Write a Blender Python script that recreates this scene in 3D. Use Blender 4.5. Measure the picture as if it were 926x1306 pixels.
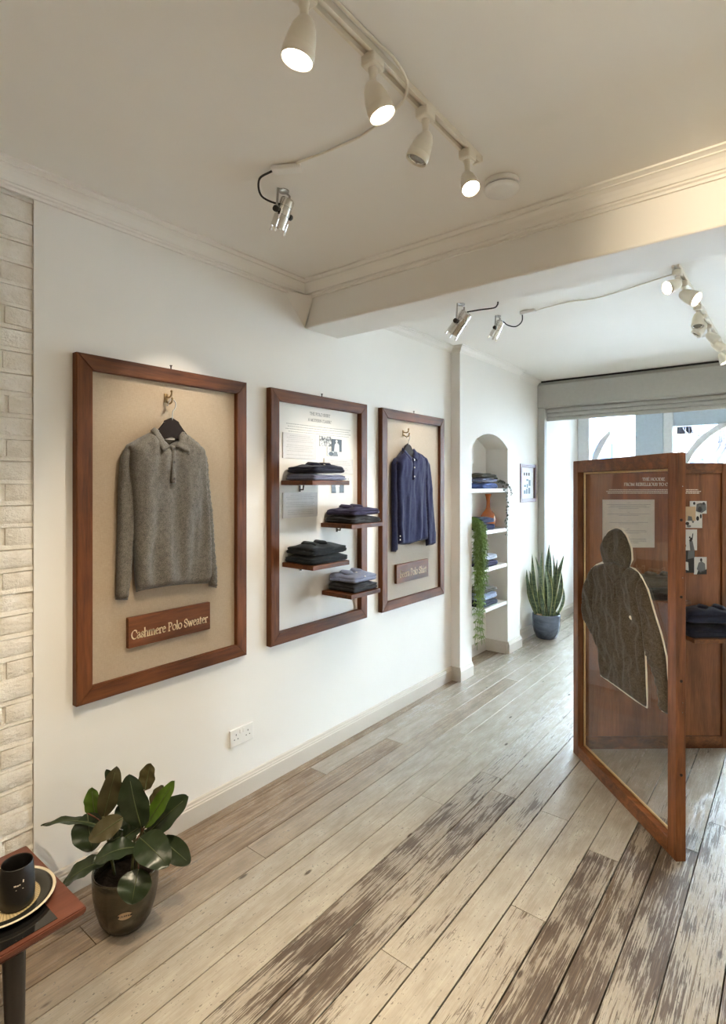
import bpy, bmesh, math, random
from mathutils import Vector, Matrix, Quaternion, noise as mnoise
from mathutils.geometry import delaunay_2d_cdt
import numpy as np

for o in list(bpy.data.objects):
    bpy.data.objects.remove(o, do_unlink=True)
SC = bpy.context.scene
COL = SC.collection
R = random.Random(7)
PI = math.pi

# ------------------------------------------------------------------ camera
YAW = math.radians(38.53)
cam = bpy.data.cameras.new('camera')
cam.lens = 701.2 / 1306 * 36
cam.sensor_width = 36
cam.sensor_fit = 'AUTO'
cam.shift_y = -35.8 / 1306
cam.clip_start = 0.02
cam_o = bpy.data.objects.new('camera', cam)
COL.objects.link(cam_o)
cam_o.location = (0, 0, 1.57)
cam_o.rotation_euler = (PI / 2, 0, YAW)
SC.camera = cam_o
RIGHT = Vector((math.cos(YAW), math.sin(YAW), 0))
FWD = Vector((-math.sin(YAW), math.cos(YAW), 0))
UP = Vector((0, 0, 1))

# ------------------------------------------------------------------ world, exposure
w = bpy.data.worlds.new('world')
SC.world = w
w.use_nodes = True
bg = w.node_tree.nodes['Background']
bg.inputs[0].default_value = (0.70, 0.85, 1.0, 1)
bg.inputs[1].default_value = 23.0
SC.view_settings.view_transform = 'Standard'
SC.view_settings.look = 'None'
SC.view_settings.exposure = 1.54
SC.view_settings.gamma = 1.0
SC.view_settings.use_curve_mapping = False
WARM = (1.0, 0.835, 0.60)
NEUT = (1.0, 0.90, 0.76)
TRACK_W = 41.0
PIN_W = 14.0
FAR_W = 3.0

# ------------------------------------------------------------------ materials
def lin(r, g, b):
    f = lambda c: (c / 255 / 12.92) if c / 255 <= 0.04045 else ((c / 255 + 0.055) / 1.055) ** 2.4
    return (f(r), f(g), f(b), 1)

class NT:
    def __init__(s, name):
        s.m = bpy.data.materials.new(name)
        s.m.use_nodes = True
        s.t = s.m.node_tree
        s.b = s.t.nodes['Principled BSDF']
    def n(s, typ, **kw):
        n = s.t.nodes.new(typ)
        for k, v in kw.items():
            setattr(n, k, v)
        return n
    def l(s, a, b):
        s.t.links.new(a, b)
    def math(s, op, a, b=None, clamp=False):
        n = s.n('ShaderNodeMath', operation=op, use_clamp=clamp)
        for i, v in enumerate((a, b)):
            if v is None: continue
            if isinstance(v, (int, float)): n.inputs[i].default_value = v
            else: s.l(v, n.inputs[i])
        return n.outputs[0]
    def mix(s, fac, a, b, blend='MIX'):
        n = s.n('ShaderNodeMixRGB', blend_type=blend)
        for i, v in enumerate((fac, a, b)):
            if isinstance(v, (int, float)): n.inputs[i].default_value = v
            elif isinstance(v, tuple): n.inputs[i].default_value = v
            else: s.l(v, n.inputs[i])
        return n.outputs[0]
    def ramp(s, fac, *stops):
        n = s.n('ShaderNodeValToRGB')
        e = n.color_ramp.elements
        while len(e) < len(stops): e.new(0.5)
        for i, (p, c) in enumerate(stops):
            e[i].position = p
            e[i].color = c if isinstance(c, tuple) else (c, c, c, 1)
        s.l(fac, n.inputs[0])
        return n.outputs[0]
    def coords(s, kind='Object', scale=(1, 1, 1), rot=(0, 0, 0), loc=None):
        if kind == 'Position':
            src = s.n('ShaderNodeNewGeometry').outputs['Position']
        else:
            src = s.n('ShaderNodeTexCoord').outputs[kind]
        m = s.n('ShaderNodeMapping')
        m.inputs['Scale'].default_value = scale
        m.inputs['Rotation'].default_value = rot
        s.l(src, m.inputs[0])
        if loc is not None: s.l(loc, m.inputs['Location'])
        return m.outputs[0]
    def noise(s, vec, scale=1, detail=4, rough=0.55, dist=0.0):
        n = s.n('ShaderNodeTexNoise')
        n.inputs['Scale'].default_value = scale
        n.inputs['Detail'].default_value = detail
        n.inputs['Roughness'].default_value = rough
        n.inputs['Distortion'].default_value = dist
        s.l(vec, n.inputs['Vector'])
        return n.outputs['Fac']
    def bump(s, h, strength=0.3, dist=0.01):
        n = s.n('ShaderNodeBump')
        n.inputs['Strength'].default_value = strength
        n.inputs['Distance'].default_value = dist
        s.l(h, n.inputs['Height'])
        s.l(n.outputs[0], s.b.inputs['Normal'])
    def set(s, color=None, rough=None, metal=None, spec=None):
        for k, v in (('Base Color', color), ('Roughness', rough), ('Metallic', metal), ('Specular IOR Level', spec)):
            if v is None: continue
            if isinstance(v, (int, float, tuple)): s.b.inputs[k].default_value = v
            else: s.l(v, s.b.inputs[k])
        return s

def plain(name, col, rough=0.5, metal=0.0, spec=0.5, vary=0.04, vscale=30, bump=0.0):
    t = NT(name)
    c = t.coords('Object')
    f = t.noise(c, vscale, 3)
    lo = tuple(x * (1 - vary) for x in col[:3]) + (1,)
    hi = tuple(min(1, x * (1 + vary)) for x in col[:3]) + (1,)
    t.set(t.ramp(f, (0.3, lo), (0.7, hi)), rough, metal, spec)
    if bump: t.bump(f, bump, 0.004)
    return t.m

def wood(name, dark, light, axis='z', rotz=0.0, rough=0.5, scale=1.0):
    t = NT(name)
    k = {'x': (2.5, 28, 28), 'y': (28, 2.5, 28), 'z': (28, 28, 2.5)}[axis]
    c = t.coords('Object', tuple(v * scale for v in k), (0, 0, rotz))
    oi = t.n('ShaderNodeObjectInfo')
    a = t.noise(c, 1.0, 6, 0.6, 0.6)
    k2 = tuple(v * 4.5 for v in k)
    c2 = t.coords('Object', k2, (0, 0, rotz))
    b = t.noise(c2, 1.0, 3, 0.6)
    big = t.noise(t.coords('Object', (3, 3, 3)), 1.0, 2)
    f = t.math('ADD', t.math('MULTIPLY', a, 0.62), t.math('MULTIPLY', b, 0.24))
    f = t.math('ADD', f, t.math('MULTIPLY', big, 0.22))
    f = t.math('ADD', f, t.math('MULTIPLY', t.math('SUBTRACT', oi.outputs['Random'], 0.5), 0.07))
    mid = tuple((x + y) / 2 for x, y in zip(dark, light))
    col = t.ramp(f, (0.36, dark), (0.54, mid), (0.7, light))
    t.set(col, rough, 0, 0.28)
    t.bump(b, 0.12, 0.003)
    return t.m

WD, WL = lin(54, 28, 12), lin(124, 71, 34)
M = {}
M['wood_z'] = wood('stained_wood_vertical', WD, WL, 'z')
M['wood_y'] = wood('stained_wood_along_wall', WD, WL, 'y')
M['wood_x'] = wood('stained_wood_out', WD, WL, 'x')
M['screen_z'] = wood('screen_wood_vertical', lin(68, 37, 17), lin(146, 88, 45), 'z')
M['screen_g'] = wood('screen_wood_glass_rail', lin(68, 37, 17), lin(146, 88, 45), 'x', math.radians(47.1))
M['screen_b'] = wood('screen_wood_back_rail', lin(68, 37, 17), lin(146, 88, 45), 'x', math.radians(-39.5))
M['screen_panel'] = wood('screen_veneer_panel', lin(94, 54, 31), lin(162, 102, 60), 'z', 0, 0.45, 0.5)

for _k in ('screen_z', 'screen_g', 'screen_b', 'screen_panel'):
    _b = M[_k].node_tree.nodes['Principled BSDF']
    _b.inputs['Coat Weight'].default_value = 0.35
    _b.inputs['Coat Roughness'].default_value = 0.22

def paint(name, col, rough=0.55, bump=0.05):
    t = NT(name)
    c = t.coords('Position')
    f = t.noise(c, 1.3, 3)
    g = t.noise(c, 160, 2)
    lo = tuple(x * 0.965 for x in col[:3]) + (1,)
    t.set(t.ramp(f, (0.3, lo), (0.7, col)), rough, 0, 0.3)
    t.bump(g, bump, 0.002)
    return t.m
M['wall'] = paint('white_wall_paint', lin(241, 237, 229))
M['ceil'] = paint('white_ceiling_paint', lin(240, 235, 226))
M['trim'] = paint('satin_trim_paint', lin(204, 194, 180), 0.4)
M['far_wall'] = M['wall']

def brick_mat():
    t = NT('painted_brick')
    c = t.coords('Position')
    f = t.noise(c, 18, 5, 0.65)
    g = t.noise(t.coords('Position', (40, 40, 90)), 1, 4, 0.7)
    base = t.ramp(f, (0.3, lin(226, 218, 203)), (0.65, lin(239, 233, 222)))
    pit = t.ramp(g, (0.27, 1.0), (0.31, 0.0))
    t.set(t.mix(t.math('MULTIPLY', pit, 0.3), base, lin(128, 108, 84)), 0.6, 0, 0.25)
    t.bump(t.math('ADD', f, t.math('MULTIPLY', g, 0.5)), 0.7, 0.01)
    return t.m
M['brick'] = brick_mat()

def floor_mat():
    t = NT('worn_painted_floorboard')
    oi = t.n('ShaderNodeObjectInfo')
    off = t.n('ShaderNodeCombineXYZ')
    t.l(t.math('MULTIPLY', oi.outputs['Random'], 37.0), off.inputs[0])
    t.l(t.math('MULTIPLY', oi.outputs['Random'], 91.0), off.inputs[1])
    at = t.n('ShaderNodeAttribute', attribute_type='OBJECT', attribute_name='wear')
    aw = t.n('ShaderNodeAttribute', attribute_type='OBJECT', attribute_name='wash')
    P = lambda sc: t.coords('Position', sc, (0, 0, 0), off.outputs[0])
    grain = t.noise(P((70, 2.2, 5)), 1, 5, 0.62, 1.2)
    fine = t.noise(P((230, 7, 5)), 1, 3, 0.6, 0.4)
    big = t.noise(t.coords('Position', (4.2, 1.3, 1)), 1, 3, 0.6)
    blot = t.noise(P((16, 5.5, 3)), 1, 5, 0.65)
    speck = t.noise(P((130, 60, 9)), 1, 2, 0.5)
    # bare wood
    woodc = t.ramp(t.math('ADD', t.math('MULTIPLY', grain, 0.65), t.math('MULTIPLY', fine, 0.35)),
                   (0.34, lin(48, 39, 31)), (0.52, lin(82, 69, 56)), (0.68, lin(116, 101, 84)))
    washc = t.ramp(t.math('ADD', t.math('MULTIPLY', grain, 0.6), t.math('MULTIPLY', blot, 0.4)),
                   (0.36, lin(104, 84, 64)), (0.6, lin(150, 129, 106)))
    paintc = t.ramp(t.math('ADD', t.math('MULTIPLY', blot, 0.6), t.math('MULTIPLY', fine, 0.4)),
                    (0.3, lin(146, 137, 124)), (0.65, lin(184, 176, 162)))
    # wear field
    v = t.math('ADD', t.math('MULTIPLY', big, 0.48), t.math('MULTIPLY', blot, 0.42))
    v = t.math('ADD', v, t.math('MULTIPLY', grain, 0.42))
    v = t.math('ADD', v, t.math('MULTIPLY', fine, 0.56))
    v = t.math('ADD', v, at.outputs['Fac'])
    wear = t.math('MULTIPLY', t.math('SUBTRACT', v, 1.01), 12.0, True)
    sp = t.ramp(t.math('ADD', speck, t.math('MULTIPLY', t.math('SUBTRACT', blot, 0.5), 0.3)), (0.65, 0.0), (0.69, 1.0))
    wear2 = t.math('MAXIMUM', wear, t.math('MULTIPLY', sp, 0.75))
    pc = t.mix(aw.outputs['Fac'], paintc, washc)
    col = t.mix(wear2, pc, woodc)
    kn = t.n('ShaderNodeTexVoronoi')
    kn.inputs['Scale'].default_value = 1.0
    t.l(P((7.5, 2.6, 1)), kn.inputs['Vector'])
    knot = t.ramp(kn.outputs['Distance'], (0.035, 1.0), (0.07, 0.0))
    col = t.mix(t.math('MULTIPLY', knot, 0.8), col, lin(50, 38, 28))
    rough = t.ramp(wear2, (0.0, 0.27), (1.0, 0.55))
    t.set(col, rough, 0, 0.55)
    h = t.math('SUBTRACT', t.math('MULTIPLY', fine, 0.35), t.math('MULTIPLY', wear2, 0.6))
    t.bump(h, 0.3, 0.004)
    return t.m
M['floor'] = floor_mat()
M['gap'] = plain('dark_floor_gap', lin(40, 30, 22), 0.9)

def linen():
    t = NT('linen_backing')
    a = t.noise(t.coords('Object', (60, 60, 900)), 1, 2)
    b = t.noise(t.coords('Object', (60, 900, 60)), 1, 2)
    s = t.math('ADD', t.math('MULTIPLY', a, 0.5), t.math('MULTIPLY', b, 0.5))
    t.set(t.ramp(s, (0.3, lin(163, 145, 122)), (0.7, lin(186, 167, 143))), 0.9, 0, 0.1)
    t.bump(s, 0.25, 0.002)
    return t.m
M['linen'] = linen()
def linen2():
    t = NT('grey_linen_backing')
    a = t.noise(t.coords('Object', (60, 60, 900)), 1, 2)
    b = t.noise(t.coords('Object', (60, 900, 60)), 1, 2)
    s = t.math('ADD', t.math('MULTIPLY', a, 0.5), t.math('MULTIPLY', b, 0.5))
    t.set(t.ramp(s, (0.3, lin(170, 158, 143)), (0.7, lin(188, 176, 160))), 0.9, 0, 0.1)
    t.bump(s, 0.25, 0.002)
    return t.m
M['linen2'] = linen2()

def knit(name, lo, hi, s=420, bump=0.3):
    t = NT(name)
    a = t.noise(t.coords('Object'), s, 3, 0.7)
    b = t.noise(t.coords('Object'), 60, 3)
    f = t.math('ADD', t.math('MULTIPLY', a, 0.78), t.math('MULTIPLY', b, 0.22))
    t.set(t.ramp(f, (0.36, lo), (0.64, hi)), 0.92, 0, 0.1)
    t.b.inputs['Sheen Weight'].default_value = 0.15
    t.bump(a, bump, 0.002)
    return t.m
M['knit_grey'] = knit('grey_cashmere_knit', lin(74, 71, 65), lin(138, 133, 123), 340, 0.2)
M['navy'] = knit('navy_jersey', lin(32, 36, 62), lin(58, 62, 96))
M['navy_dk'] = knit('dark_navy_knit', lin(26, 30, 44), lin(44, 48, 66))
M['purple'] = knit('purple_navy_knit', lin(44, 42, 66), lin(70, 66, 94))
M['charcoal'] = knit('charcoal_knit', lin(38, 38, 40), lin(62, 62, 64))
M['black_green'] = knit('bottle_black_knit', lin(20, 25, 29), lin(38, 44, 48))
M['lightblue'] = knit('pale_blue_knit', lin(122, 130, 154), lin(156, 164, 186))
M['bluegrey'] = knit('blue_grey_knit', lin(98, 102, 126), lin(134, 138, 162))
M['olive'] = knit('olive_knit', lin(72, 70, 58), lin(104, 100, 84))
M['denim'] = knit('mid_blue_knit', lin(70, 88, 144), lin(106, 124, 178))
M['pale'] = knit('pale_grey_knit', lin(150, 154, 164), lin(190, 194, 202))
M['hoodie'] = knit('taupe_grey_fleece', lin(68, 61, 52), lin(106, 97, 84), 160)
M['bead_glint'] = plain('painted_bead_glint', lin(226, 194, 142), 0.3)  # pale colour paints the window's bright reflection onto the glazing beads
M['cutout'] = plain('pale_cutout_edge', lin(232, 222, 204), 0.5)
M['button'] = plain('pearl_button', lin(232, 230, 226), 0.25)
M['button_dk'] = plain('grey_button', lin(70, 66, 60), 0.35)
M['white'] = plain('white_plastic', lin(236, 233, 226), 0.35, 0, 0.5, 0.02)
M['fixture'] = plain('cream_lamp_enamel', lin(232, 224, 206), 0.35, 0, 0.5, 0.02)
M['black'] = plain('black_rubber', lin(22, 20, 19), 0.5)
M['hanger'] = plain('dark_hanger_wood', lin(38, 29, 25), 0.65, 0, 0.2)
M['chrome'] = plain('polished_chrome', lin(214, 212, 206), 0.16, 1.0)
M['steel'] = plain('brushed_steel', lin(170, 166, 158), 0.3, 1.0)
M['brass'] = plain('brass_hook', lin(150, 128, 92), 0.3, 1.0)
M['screw'] = plain('dark_screw', lin(60, 48, 40), 0.4, 0.8)
M['cream_ink'] = plain('cream_lettering', lin(238, 214, 170), 0.6)
M['white_ink'] = plain('white_lettering', lin(236, 222, 204), 0.6)
M['grey_ink'] = plain('grey_lettering', lin(150, 146, 140), 0.7)
M['pale_ink'] = plain('pale_grey_lettering', lin(182, 178, 172), 0.7)
M['card'] = plain('pale_card', lin(216, 212, 208), 0.6)
M['paper'] = plain('white_paper', lin(218, 210, 198), 0.7)
M['photo_w'] = plain('photo_white', lin(214, 210, 202), 0.4)
M['photo_k'] = plain('photo_black', lin(28, 27, 27), 0.4)
M['photo_m'] = plain('photo_grey', lin(104, 104, 104), 0.4)
M['photo_c'] = plain('photo_sand', lin(196, 166, 130), 0.4)
M['slot'] = plain('socket_slot', lin(40, 36, 34), 0.6)
M['smoke'] = plain('detector_grille', lin(90, 84, 74), 0.6)

def photo_mat(name, seed, lo=0.44, hi=0.56, sc=55):
    t = NT(name)
    f = t.noise(t.coords('Object', (1, 1, 1)), sc + seed * 7, 3, 0.6, 0.5)
    t.set(t.ramp(f, (lo, lin(26, 26, 26)), (hi, lin(206, 204, 198))), 0.4)
    return t.m
M['photo1'] = photo_mat('mono_photo_crowd', 1)
M['photo2'] = photo_mat('mono_photo_dark', 2, 0.6, 0.75)
M['photo3'] = photo_mat('mono_photo_pale', 3, 0.36, 0.44)

def glassy(name, tint=(0.97, 0.98, 0.97, 1), gloss=1.0, rough=0.0):
    t = NT(name)
    tr = t.n('ShaderNodeBsdfTransparent'); tr.inputs[0].default_value = tint
    gl = t.n('ShaderNodeBsdfGlossy'); gl.inputs['Roughness'].default_value = rough
    fr = t.n('ShaderNodeFresnel'); fr.inputs[0].default_value = 1.45
    mx = t.n('ShaderNodeMixShader')
    t.l(t.math('MULTIPLY', fr.outputs[0], gloss, True), mx.inputs[0])
    t.l(tr.outputs[0], mx.inputs[1]); t.l(gl.outputs[0], mx.inputs[2])
    t.l(mx.outputs[0], t.t.nodes['Material Output'].inputs[0])
    return t.m
M['glass'] = glassy('clear_glass_pane')
M['acrylic'] = glassy('clear_acrylic_sheet', (0.97, 0.965, 0.955, 1), 0.12)

def emit(name, col, s):
    t = NT(name)
    t.b.inputs['Base Color'].default_value = (0.9, 0.85, 0.75, 1)
    t.b.inputs['Emission Color'].default_value = tuple(col) + (1,)
    t.b.inputs['Emission Strength'].default_value = s
    return t.m
M['lens_on'] = emit('lit_lamp_lens', (1.0, 0.90, 0.72), 14)
M['lens_off'] = plain('unlit_lamp_lens', lin(120, 108, 88), 0.15, 0.6)
M['led'] = emit('pin_spot_lens', (1.0, 0.92, 0.8), 8)

def leaf_mat(name, top, back, rough=0.3):
    t = NT(name)
    f = t.noise(t.coords('Object'), 25, 3)
    bf = t.n('ShaderNodeNewGeometry').outputs['Backfacing']
    lo = tuple(x * 0.75 for x in top[:3]) + (1,)
    t.set(t.mix(bf, t.ramp(f, (0.3, lo), (0.7, top)), back), rough, 0, 0.5)
    return t.m
M['leaf'] = leaf_mat('rubber_leaf', lin(44, 58, 34), lin(92, 88, 54))
M['leaf_olive'] = leaf_mat('olive_leaf', lin(84, 78, 46), lin(80, 76, 50), 0.45)
M['leaf_new'] = leaf_mat('young_green_leaf', lin(86, 116, 34), lin(96, 122, 50))
M['midrib'] = plain('leaf_midrib', lin(86, 94, 56), 0.5)
M['stem'] = plain('plant_stem', lin(84, 84, 48), 0.6)
M['stem_red'] = plain('red_leaf_sheath', lin(110, 62, 40), 0.5)
M['soil'] = plain('potting_soil', lin(40, 32, 26), 0.95, 0, 0.2, 0.4, 90, 0.8)
M['trail'] = leaf_mat('trailing_foliage', lin(128, 156, 74), lin(140, 164, 92), 0.5)
M['vine'] = leaf_mat('vine_leaf', lin(88, 96, 72), lin(120, 124, 96), 0.5)

def snake_mat():
    t = NT('variegated_sword_leaf')
    at = t.n('ShaderNodeAttribute', attribute_name='side')
    f = t.noise(t.coords('Object', (20, 20, 60)), 1, 3)
    mid = t.ramp(f, (0.35, lin(58, 76, 56)), (0.65, lin(104, 122, 88)))
    e = t.ramp(at.outputs['Fac'], (0.80, 0.0), (0.90, 1.0))
    t.set(t.mix(e, mid, lin(190, 192, 128)), 0.38, 0, 0.5)
    return t.m
M['snake'] = snake_mat()

def glaze(name, a, b, rough=0.22, metal=0.55):
    t = NT(name)
    f = t.noise(t.coords('Object', (6, 6, 14)), 1, 5, 0.6, 1.0)
    t.set(t.ramp(f, (0.3, a), (0.7, b)), rough, metal, 0.6)
    return t.m
M['pot_bronze'] = glaze('bronze_glaze', lin(58, 54, 46), lin(112, 104, 86), 0.24, 0.7)
M['pot_blue'] = glaze('slate_blue_glaze', lin(66, 76, 92), lin(120, 130, 146), 0.25, 0.5)
M['table'] = wood('red_brown_table_wood', lin(84, 48, 36), lin(118, 72, 56), 'y', 0, 0.35)
M['table_glass'] = plain('black_glass_inset', lin(26, 25, 25), 0.07, 0, 0.8)
M['leg'] = plain('ebony_leg', lin(34, 26, 21), 0.4)
M['mug'] = plain('matt_black_ceramic', lin(20, 17, 16), 0.45)
M['teal'] = plain('teal_glaze', lin(22, 70, 66), 0.2)
M['gold'] = plain('gold_rim', lin(214, 176, 110), 0.25, 0.8)
M['shutter'] = plain('grey_shutter_aluminium', lin(182, 180, 172), 0.45, 0, 0.4, 0.03)
M['frame_white'] = plain('shopfront_white_paint', lin(236, 239, 242), 0.4)
M['frame_blue'] = plain('shopfront_pale_blue_paint', lin(196, 210, 222), 0.45)
M['stucco'] = plain('stucco_facade', lin(104, 110, 120), 0.8)
M['pave'] = plain('pavement', lin(120, 120, 122), 0.8)
M['van'] = plain('white_van_paint', lin(238, 239, 241), 0.25)
M['dark_glass'] = plain('dark_glass', lin(40, 52, 70), 0.2, 0, 0.3)
M['blue_shop'] = plain('blue_shopfront', lin(44, 74, 128), 0.6, 0, 0.2)
M['cream_shop'] = plain('cream_render', lin(150, 132, 86), 0.8)
M['bark'] = plain('grey_bark', lin(54, 52, 60), 0.9)
M['tyre'] = plain('tyre_rubber', lin(30, 30, 32), 0.8)
M['red_frame'] = plain('dark_red_frame', lin(84, 38, 42), 0.3)
M['mount'] = plain('white_mount', lin(232, 232, 234), 0.6)
M['pic_ink'] = plain('blue_grey_print', lin(120, 140, 150), 0.6)

def amber():
    t = NT('amber_glass')
    t.set(lin(214, 110, 34), 0.12, 0, 0.6)
    t.b.inputs['Transmission Weight'].default_value = 0.25
    t.b.inputs['Coat Weight'].default_value = 0.4
    return t.m
M['amber'] = amber()

def plate_mat():
    t = NT('ringed_plate')
    tc = t.n('ShaderNodeTexCoord').outputs['Object']
    sx = t.n('ShaderNodeSeparateXYZ'); t.l(tc, sx.inputs[0])
    d = t.math('SQRT', t.math('ADD', t.math('POWER', sx.outputs[0], 2), t.math('POWER', sx.outputs[1], 2)))
    k = t.math('MULTIPLY', d, 1 / 0.12)
    col = t.ramp(k, (0.0, lin(196, 176, 134)), (0.66, lin(204, 182, 138)), (0.68, lin(40, 40, 36)), (0.915, lin(44, 44, 40)), (0.93, lin(216, 204, 178)))
    ang = t.math('ARCTAN2', sx.outputs[1], sx.outputs[0])
    rib = t.math('SINE', t.math('MULTIPLY', ang, 60))
    inner = t.ramp(k, (0.66, 1.0), (0.68, 0.0))
    rb = t.math('MULTIPLY', t.math('MULTIPLY', t.math('ADD', rib, 1), 0.22), inner)
    t.set(t.mix(rb, col, lin(80, 64, 44)), 0.2, 0, 0.5)
    return t.m
M['plate'] = plate_mat()

# ------------------------------------------------------------------ geometry helpers
class B:
    """bmesh collector, all coordinates in world space"""
    def __init__(s):
        s.b = bmesh.new()
    def box(s, lo, hi, bev=0.0):
        x0, y0, z0 = lo; x1, y1, z1 = hi
        v = [s.b.verts.new(p) for p in ((x0,y0,z0),(x1,y0,z0),(x1,y1,z0),(x0,y1,z0),(x0,y0,z1),(x1,y0,z1),(x1,y1,z1),(x0,y1,z1))]
        fs = [s.b.faces.new([v[i] for i in q]) for q in ((3,2,1,0),(4,5,6,7),(0,1,5,4),(1,2,6,5),(2,3,7,6),(3,0,4,7))]
        if bev:
            ed = list({e for f in fs for e in f.edges})
            bmesh.ops.bevel(s.b, geom=ed, offset=bev, segments=2, affect='EDGES', profile=0.5)
        return s
    def obox(s, o, ex, ey, ez, lo, hi, bev=0.0):
        """box in an oriented basis"""
        t = B(); t.box(lo, hi, bev)
        me = bpy.data.meshes.new('tmp'); t.b.to_mesh(me); t.b.free()
        for v in me.vertices:
            c = v.co.copy(); v.co = o + ex * c.x + ey * c.y + ez * c.z
        s.b.from_mesh(me); bpy.data.meshes.remove(me)
        return s
    def poly(s, pts):
        return s.b.faces.new([s.b.verts.new(p) for p in pts])
    def prism(s, pts, d):
        """closed polygon extruded by vector d"""
        d = Vector(d)
        a = [s.b.verts.new(p) for p in pts]
        b = [s.b.verts.new(Vector(p) + d) for p in pts]
        n = len(pts)
        s.b.faces.new(a[::-1]); s.b.faces.new(b)
        for i in range(n):
            s.b.faces.new((a[i], a[(i+1) % n], b[(i+1) % n], b[i]))
        return s
    def tube(s, path, r, seg=8, cap=True):
        path = [Vector(p) for p in path]
        rs = r if isinstance(r, (list, tuple)) else [r] * len(path)
        rings = []
        prev = None
        for i, p in enumerate(path):
            t = (path[min(i+1, len(path)-1)] - path[max(i-1, 0)]).normalized()
            if prev is None:
                a = t.orthogonal().normalized()
            else:
                a = (prev - t * prev.dot(t))
                a = a.normalized() if a.length > 1e-6 else t.orthogonal().normalized()
            prev = a
            c = t.cross(a)
            rings.append([s.b.verts.new(p + (a * math.cos(2*PI*k/seg) + c * math.sin(2*PI*k/seg)) * rs[i]) for k in range(seg)])
        for q, w_ in zip(rings, rings[1:]):
            for k in range(seg):
                s.b.faces.new((q[k], q[(k+1) % seg], w_[(k+1) % seg], w_[k]))
        if cap:
            s.b.faces.new(rings[0][::-1]); s.b.faces.new(rings[-1])
        return s
    def lathe(s, prof, o, axis=(0, 0, 1), seg=28, close=True):
        """prof: list of (radius, height along axis)"""
        o = Vector(o); ax = Vector(axis).normalized()
        a = ax.orthogonal().normalized(); c = ax.cross(a)
        rings = []
        for r, h in prof:
            if r < 1e-6:
                rings.append([s.b.verts.new(o + ax * h)])
            else:
                rings.append([s.b.verts.new(o + ax * h + (a * math.cos(2*PI*k/seg) + c * math.sin(2*PI*k/seg)) * r) for k in range(seg)])
        for q, w_ in zip(rings, rings[1:]):
            for k in range(seg):
                k2 = (k+1) % seg
                if len(q) == 1 and len(w_) == 1: continue
                if len(q) == 1: s.b.faces.new((q[0], w_[k2], w_[k]))
                elif len(w_) == 1: s.b.faces.new((q[k], q[k2], w_[0]))
                else: s.b.faces.new((q[k], q[k2], w_[k2], w_[k]))
        if close:
            if len(rings[0]) > 1: s.b.faces.new(rings[0][::-1])
            if len(rings[-1]) > 1: s.b.faces.new(rings[-1])
        return s
    def sphere(s, c, r, u=12, v=8, sc=(1, 1, 1)):
        m = Matrix.Translation(c) @ Matrix.Diagonal((sc[0]*r, sc[1]*r, sc[2]*r, 1))
        bmesh.ops.create_uvsphere(s.b, u_segments=u, v_segments=v, radius=1, matrix=m)
        return s

def wloc(o):
    v = Vector((0, 0, 0))
    while o is not None:
        v += o.location; o = o.parent
    return v

def obj(name, bb, mat, parent=None, smooth=False, origin=None, recalc=True):
    b = bb.b if isinstance(bb, B) else bb
    if recalc: bmesh.ops.recalc_face_normals(b, faces=b.faces[:])
    me = bpy.data.meshes.new(name)
    b.to_mesh(me); b.free()
    o = bpy.data.objects.new(name, me)
    COL.objects.link(o)
    if parent is not None:
        o.parent = parent
        off = wloc(parent)
    else:
        if origin is None:
            n = len(me.vertices)
            co = np.empty(n * 3); me.vertices.foreach_get('co', co); co = co.reshape(-1, 3)
            lo, hi = co.min(0), co.max(0)
            origin = ((lo[0]+hi[0])/2, (lo[1]+hi[1])/2, lo[2])
        off = Vector(origin)
        o.location = off
    me.transform(Matrix.Translation(-off))
    if mat is not None: me.materials.append(M[mat] if isinstance(mat, str) else mat)
    if smooth:
        for p in me.polygons: p.use_smooth = True
        if smooth == 'auto':
            me.set_sharp_from_angle(angle=math.radians(38))
    return o

def tag(o, label=None, cat=None, group=None, kind=None):
    for k, v in (('label', label), ('category', cat), ('group', group), ('kind', kind)):
        if v is not None: o[k] = v
    return o

def thing(name, label, cat, loc, group=None):
    o = bpy.data.objects.new(name, None)
    o.empty_display_size = 0.05
    COL.objects.link(o)
    o.location = loc
    return tag(o, label, cat, group)

def struct(name, bb, mat, parent=None, smooth=False):
    o = obj(name, bb, mat, parent, smooth)
    if parent is None: o['kind'] = 'structure'
    return o

def curve_pts(pts, n=24):
    """Catmull-Rom through pts"""
    P = [Vector(p) for p in pts]
    P = [P[0] * 2 - P[1]] + P + [P[-1] * 2 - P[-2]]
    out = []
    segs = len(P) - 3
    for i in range(segs):
        a, b, c, d = P[i:i+4]
        k = max(2, n // segs)
        for j in range(k + (1 if i == segs - 1 else 0)):
            t = j / k
            out.append(0.5 * ((2*b) + (c - a)*t + (2*a - 5*b + 4*c - d)*t*t + (3*b - a - 3*c + d)*t**3))
    return out

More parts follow.
